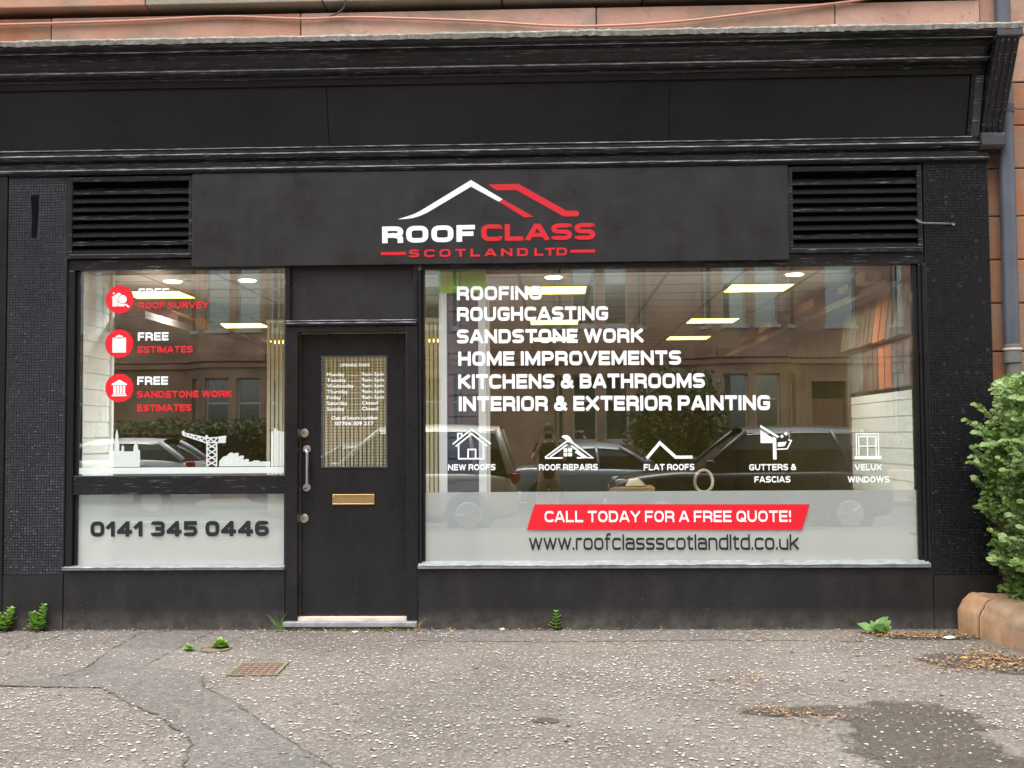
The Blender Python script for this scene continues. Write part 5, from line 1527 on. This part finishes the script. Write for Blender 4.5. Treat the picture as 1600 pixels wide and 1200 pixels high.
shrub('hedge', -9.3, -19.6, 2.5, .55, 1.85, 5200, 'clipped green hedge across the street, reflected in the left window', 41)
shrub('bush', 3.25, -20.2, 1.35, 1.0, 3.2, 5200, 'tall round green bush across the street, reflected in the right window', 42, box=False)
shrub('hedge', 8.6, -19.6, 2.3, .5, 1.3, 2600, 'low clipped hedge across the street, far right', 43)

# ================================================================== PARKED CARS
MT['tyre'] = plain('tyre rubber', (.02, .02, .02), .8)
MT['alloy'] = plain('alloy wheel', (.45, .45, .46), .35, metal=.8)
MT['car_glass'] = plain('tinted car glass', (.012, .014, .016), .04, spec=.7)
MT['head_lamp'] = plain('headlamp', (.7, .72, .74), .1)
MT['tail_lamp'] = plain('tail lamp', (.4, .015, .015), .15)
MT['plate'] = plain('number plate', (.7, .68, .5), .5)
MT['trim_black'] = plain('black plastic trim', (.02, .02, .02), .55)
def car_paint(name, col, metal=.0):
    m, nt, p = new_mat(name)
    p.inputs['Base Color'].default_value = (*col, 1); p.inputs['Metallic'].default_value = metal; p.inputs['Roughness'].default_value = .32
    p.inputs['Coat Weight'].default_value = .8; p.inputs['Coat Roughness'].default_value = .04
    return m
def car(loc, rz, L, W, H, belt, hood, tail, ws0, ws1, rr1, rr0, paintm, label, group):
    """front at +x. ws0/ws1: windscreen base/top x, rr1/rr0: rear glass top/base x; hood, tail: heights"""
    root = empty('parked_car', loc, rz=rz); tag(root, label, 'car', group)
    P = lambda mb, nm, m, par=root, **kw: (lambda o: (setattr(o, 'parent', par), o)[1])(mb.build(nm, m, None, **kw))
    hl = L / 2; hw = W / 2
    st = [(-hl, .36, tail * .72, .72), (-hl + .05, .27, tail * .9, .86), (-hl + .22, .22, tail, .95), (rr0 - .0, .19, max(tail, belt - .02), .99), ((rr0 + ws0) / 2, .18, belt, 1.0), (ws0, .19, belt - .02, .99), (ws0 + .25, .19, hood + .06, .985), (hl - .55, .2, hood, .96), (hl - .18, .22, hood - .09, .88), (hl - .04, .27, hood - .22, .76), (hl, .35, hood - .32, .62)]
    if rr0 <= -hl + .24: st = st[:2] + st[3:]; st[2] = (-hl + .2, .2, belt, .97)
    vs = []; M = 10
    for x, zl, zh, k in st:
        w = hw * k
        vs += [(x, -w * .86, zl), (x, -w, zl + .14), (x, -w * 1.0, zh - .22), (x, -w * .97, zh - .06), (x, -w * .86, zh), (x, w * .86, zh), (x, w * .97, zh - .06), (x, w, zh - .22), (x, w, zl + .14), (x, w * .86, zl)]
    fs = []
    for i in range(len(st) - 1):
        for k in range(M): fs.append((i * M + k, i * M + (k + 1) % M, (i + 1) * M + (k + 1) % M, (i + 1) * M + k))
    fs += [tuple(range(M - 1, -1, -1)), tuple(range((len(st) - 1) * M, len(st) * M))]
    body = P(MB().add(vs, fs), 'body', paintm, smooth=True)
    sb = body.modifiers.new('subdivision', 'SUBSURF'); sb.levels = 2; sb.render_levels = 2
    # glass house
    gw0, gw1 = hw * .90, hw * .70; zr = H - .11
    rows = [(belt - .06, rr0, ws0, gw0), (belt + (zr - belt) * .55, rr0 + (rr1 - rr0) * .6, ws0 + (ws1 - ws0) * .55, gw0 * .45 + gw1 * .55 + .03), (zr, rr1, ws1, gw1)]
    vs = []; fs = []
    for z, xa, xb, w in rows: vs += [(xa, -w, z), (xb, -w * .97, z), (xb + .06, 0, z), (xb, w * .97, z), (xa, w, z), (xa - .05, 0, z)]
    for i in range(2):
        for k in range(6): fs.append((i * 6 + k, i * 6 + (k + 1) % 6, (i + 1) * 6 + (k + 1) % 6, (i + 1) * 6 + k))
    fs.append(tuple(range(12, 18)))
    P(MB().add(vs, fs), 'window_glass', MT['car_glass'], smooth=False)
    # roof and pillars
    rv = []; n = 7
    for i in range(n):
        t = i / (n - 1); x = rr1 - .05 + (ws1 + .05 - rr1 + .05) * t; cr = math.sin(math.pi * (.08 + .84 * t)) * .05
        for k in range(7):
            v = -1 + k / 3; rv.append((x, v * gw1 * 1.04, zr + cr + .075 * (1 - v ** 4) - (.05 if abs(v) == 1 else 0)))
    fs = [(i * 7 + k, i * 7 + k + 1, (i + 1) * 7 + k + 1, (i + 1) * 7 + k) for i in range(n - 1) for k in range(6)]
    P(MB().add(rv, fs), 'roof', paintm, smooth=True)
    def pil(xa, xb, r=.04):
        for s in (-1, 1):
            P(MB().tube([(xa, s * gw0 * .985, belt - .05), (rows[1][1] if 0 else xa + (xb - xa) * .55, s * (rows[1][3] + .005), rows[1][0]), (xb, s * gw1 * 1.0, zr + .02)], r, 6), 'pillar', paintm, smooth=True)
    pil(ws0, ws1 + .02, .038); pil(rr0, rr1 - .02, .06)
    mid = (ws0 + rr0) / 2; pil(mid + .05, mid + .0, .032)
    if rr1 - rr0 < .5: pil(rr0 + .55, rr1 + .45, .035)
    for s in (-1, 1):
        P(MB().box(hl - .32, hl - .14, s * hw * .62 - .14, s * hw * .62 + .14, hood - .22, hood - .10), 'headlight', MT['head_lamp'], bevel=.03)
        P(MB().box(-hl + .0, -hl + .16, s * hw * .74 - .10, s * hw * .74 + .10, tail - .22, tail - .04), 'tail_light', MT['tail_lamp'], bevel=.03)
        m_ = MB().box(ws0 - .22, ws0 - .08, s * hw * 1.02 - .0 if s > 0 else -hw * 1.02 - .17, (hw * 1.02 + .17) if s > 0 else -hw * 1.02, belt + .0, belt + .15)
        P(m_, 'wing_mirror', paintm, bevel=.03)
        for xh in (mid - .55, mid + .55):
            P(MB().box(xh - .1, xh + .1, s * hw * .99 - .02, s * hw * .99 + .02, belt - .17, belt - .135), 'door_handle', paintm, bevel=.008)
        P(MB().box(-hl + .5, hl - .6, s * hw * .985 - .02, s * hw * .985 + .012, .20, .30), 'side_sill', MT['trim_black'], bevel=.01)
        for xw in (hl - .85, -hl + .80):
            wc = MB()
            def cyl(r0, r1, ya, yb, n=28):
                return MB().add([(xw + r0 * math.cos(2 * math.pi * k / n), ya, .32 + r0 * math.sin(2 * math.pi * k / n)) for k in range(n)] + [(xw + r1 * math.cos(2 * math.pi * k / n), yb, .32 + r1 * math.sin(2 * math.pi * k / n)) for k in range(n)],
                                [(k, (k + 1) % n, n + (k + 1) % n, n + k) for k in range(n)] + [tuple(range(n)), tuple(range(2 * n - 1, n - 1, -1))])
            wl_ = P(cyl(.32, .32, s * (hw - .21), s * (hw + .008)), 'wheel', MT['tyre'], bevel=.02)
            P(cyl(.215, .20, s * (hw + .009), s * (hw + .02)), 'rim', MT['alloy'], wl_)
            P(cyl(.385, .385, s * (hw - .2), s * (hw - .004)), 'wheel_arch', MT['trim_black'])
            for k in range(5):
                a = k * 2 * math.pi / 5
                P(MB().tube([(xw + .06 * math.cos(a), s * (hw + .024), .32 + .06 * math.sin(a)), (xw + .19 * math.cos(a), s * (hw + .022), .32 + .19 * math.sin(a))], .02, 5), 'spoke', MT['alloy'], wl_)
    P(MB().box(hl - .02, hl + .02, -.26, .26, .42, .52), 'number_plate', MT['plate'])
    P(MB().box(-hl - .02, -hl + .02, -.26, .26, .55, .65), 'number_plate', MT['plate'])
    P(MB().box(hl - .10, hl + .012, -.45, .45, .55, .66), 'grille', MT['trim_black'], bevel=.02)
    return root
RZ0 = -.12
car((3.22, -10.22, RZ0), math.pi, 4.6, 1.86, 1.72, 1.03, .98, 1.03, .85, .05, -1.75, -2.12, car_paint('black car paint', (.012, .012, .014)), 'black sports utility car parked on the near kerb, reflected at right', 'cars parked along the street')
car((-2.60, -10.2, RZ0), math.pi, 4.15, 1.72, 1.78, 1.03, .98, 1.03, 1.02, .2, -1.72, -1.95, car_paint('champagne car paint', (.46, .42, .34), .3), 'champagne people carrier parked on the near kerb, reflected in the door', 'cars parked along the street')
car((-9.4, -14.9, RZ0), math.pi, 4.1, 1.74, 1.60, 1.20, 1.04, 1.15, .95, .1, -1.3, -1.85, car_paint('white car paint', (.75, .76, .76)), 'white hatchback across the street, reflected in the left window', 'cars parked along the street')
car((1.35, -14.9, RZ0), 0, 4.5, 1.78, 1.44, .95, .88, .98, .75, .05, -1.0, -1.6, car_paint('silver blue car paint', (.26, .30, .33), .4), 'silver blue saloon across the street, reflected behind the photographer', 'cars parked along the street')
car((-4.2, -14.9, RZ0), math.pi, 4.2, 1.76, 1.5, .96, .9, .96, .85, .1, -1.3, -1.85, car_paint('grey car paint', (.16, .17, .18), .4), 'dark grey hatchback across the street, reflected beside the display stand', 'cars parked along the street')

# ================================================================== THE PHOTOGRAPHER (seen only as a reflection)
def skin_body(name, verts, edges, root_i, mat, parent, sub=2):
    me = bpy.data.meshes.new(name)
    me.from_pydata([v[:3] for v in verts], edges, [])
    o = bpy.data.objects.new(name, me); COL.objects.link(o)
    sk_ = o.modifiers.new('skin', 'SKIN'); sk_.use_smooth_shade = True
    sv = me.skin_vertices[0].data if me.skin_vertices else None
    if sv is None:
        lay = me.attributes
    for i, v in enumerate(verts):
        rx = v[3]; ry = v[4] if len(v) > 4 else v[3]
        me.skin_vertices[0].data[i].radius = (rx, ry)
    me.skin_vertices[0].data[root_i].use_root = True
    s_ = o.modifiers.new('subdivision', 'SUBSURF'); s_.levels = sub; s_.render_levels = sub
    dg = bpy.context.evaluated_depsgraph_get()
    me2 = bpy.data.meshes.new_from_object(o.evaluated_get(dg))
    bpy.data.objects.remove(o)
    o = bpy.data.objects.new(name, me2); COL.objects.link(o)
    me2.materials.clear(); me2.materials.append(mat); me2.shade_smooth()
    if parent is not None: o.parent = parent
    return o
MT['skin'] = plain('skin', (.50, .30, .21), .5)
MT['shirt'] = plain('black t-shirt', (.016, .016, .018), .85)
MT['shorts'] = plain('brown shorts', (.19, .13, .085), .85)
MT['hair'] = plain('short brown hair', (.10, .065, .04), .7)
MT['shoe'] = plain('dark shoe', (.03, .03, .03), .6)
MT['phone'] = plain('black phone', (.01, .01, .012), .15)
PB = (-.03, -8.903, 0)
per = empty('person', PB); per.scale = (.924, .924, .924); tag(per, 'person in black t-shirt and brown shorts photographing with a phone, seen reflected', 'person')
GZ = 1.457 + .12       # camera height above the road under the person
def skm():
    V = [(0, 0, .97, .15, .115), (0, .0, 1.10, .15, .11), (0, -.01, 1.28, .165, .115), (0, -.015, 1.42, .12, .095), (0, -.01, 1.50, .055, .055), (0, .015, 1.58, .06, .065), (0, .03, 1.66, .078, .095), (0, .02, 1.74, .06, .075)]
    E_ = [(i, i + 1) for i in range(7)]
    for s in (-1, 1):
        b0 = len(V)
        V += [(s * .17, -.01, 1.42, .062), (s * .255, .07, 1.22, .043), (s * .265, .10, 1.17, .041), (s * .16, .28, 1.40, .030), (s * .115, .325, 1.49, .026, .026), (s * .095, .345, 1.545, .024, .034)]
        E_ += [(3, b0), (b0, b0 + 1), (b0 + 1, b0 + 2), (b0 + 2, b0 + 3), (b0 + 3, b0 + 4), (b0 + 4, b0 + 5)]
        l0 = len(V)
        V += [(s * .10, 0, .88, .095, .10), (s * .115, .015, .52, .062, .064), (s * .12, -.015, .30, .055), (s * .12, -.01, .09, .038), (s * .13, .03, .045, .042, .04), (s * .14, .15, .035, .04, .03)]
        E_ += [(0, l0)] + [(l0 + i, l0 + i + 1) for i in range(5)]
    return V, E_
V, E_ = skm()
skin_body('body', V, E_, 0, MT['skin'], per)
# face: nose, eyes, mouth, ears
fc = MB(); fc.add([(-.014, .115, 1.645), (.014, .115, 1.645), (0, .145, 1.648), (0, .118, 1.69)], [(0, 1, 2), (1, 3, 2), (3, 0, 2)])
o = fc.build('nose', MT['skin'], None, smooth=True); o.parent = per
for s in (-1, 1):
    e = MB()
    e.tube([(s * .032 - .012, .117, 1.688), (s * .032, .122, 1.690), (s * .032 + .012, .117, 1.688)], [.003, .007, .003], 6)
    o = e.build('eye', MT['hair'], None); o.parent = per
    e = MB().tube([(s * .080, .02, 1.64), (s * .090, .015, 1.665), (s * .083, .02, 1.69)], [.008, .013, .009], 6)
    o = e.build('ear', MT['skin'], None, smooth=True); o.parent = per
o = MB().tube([(-.022, .108, 1.618), (0, .117, 1.616), (.022, .108, 1.618)], [.003, .006, .003], 6).build('mouth', MT['tail_lamp'], None); o.parent = per
hv = []; hf = []
for i in range(7):
    a = math.pi / 2 * (1.0 - i / 6 * 1.15)
    for k in range(16):
        b_ = 2 * math.pi * k / 16; fr_ = math.sin(b_)
        drop = .0 if fr_ > .2 else .03 * (i / 6)
        hv.append((.088 * math.cos(a) * math.cos(b_), .025 + .108 * math.cos(a) * fr_ - .012, 1.705 + .098 * math.sin(a) - drop))
for i in range(6):
    for k in range(16): hf.append((i * 16 + k, (i + 1) * 16 + k, (i + 1) * 16 + (k + 1) % 16, i * 16 + (k + 1) % 16))
o = MB().add(hv, hf).build('hair', MT['hair'], None, smooth=True); o.parent = per
Vs = [(0, 0, .80, .165, .135), (0, .0, .98, .168, .13), (0, -.01, 1.28, .182, .132), (0, -.015, 1.42, .135, .108), (0, -.012, 1.475, .075, .07)]
Es = [(0, 1), (1, 2), (2, 3), (3, 4)]
for s in (-1, 1):
    b0 = len(Vs); Vs += [(s * .17, -.01, 1.42, .078), (s * .235, .05, 1.275, .062)]; Es += [(3, b0), (b0, b0 + 1)]
skin_body('shirt', Vs, Es, 0, MT['shirt'], per)
Vs = [(0, 0, .95, .16, .125), (0, 0, .90, .165, .13)]; Es = [(0, 1)]
for s in (-1, 1):
    b0 = len(Vs); Vs += [(s * .105, 0, .82, .112, .115), (s * .118, .01, .55, .095, .095)]; Es += [(1, b0), (b0, b0 + 1)]
skin_body('shorts', Vs, Es, 0, MT['shorts'], per)
for s in (-1, 1):
    o = skin_body('shoe', [(s * .12, -.05, .05, .05), (s * .128, .05, .045, .055, .045), (s * .14, .17, .035, .045, .032)], [(0, 1), (1, 2)], 0, MT['shoe'], per, 1)
    # fingers closed round the phone
    for k in range(4):
        z0 = 1.595 - k * .017; l = (.9, 1, .95, .8)[k]
        o = skin_body('finger', [(s * .093, .352, z0 - .005, .009), (s * .090, .378, z0, .0085), (s * .074 , .392, z0 + .002, .008), (s * (.074 - .022 * l), .389, z0 + .003, .007)], [(0, 1), (1, 2), (2, 3)], 0, MT['skin'], per, 1)
    o = skin_body('thumb', [(s * .092, .338, 1.545, .012), (s * .080, .348, 1.565, .010), (s * .060, .352, 1.575, .0085)], [(0, 1), (1, 2)], 0, MT['skin'], per, 1)
ph = MB().box(-.005, .155, -8.571, -8.563, 1.42, 1.495)
ph = MB().box(-.11, .05, -8.562, -8.554, 1.425, 1.50).build('phone', MT['phone'], None, bevel=.003)
tag(ph, 'black phone held up in both hands by the reflected person', 'phone')
MB().box(-.012, .02, -8.5538, -8.5505, 1.44, 1.485).build('lens_bump', MT['phone'], ph, bevel=.001)
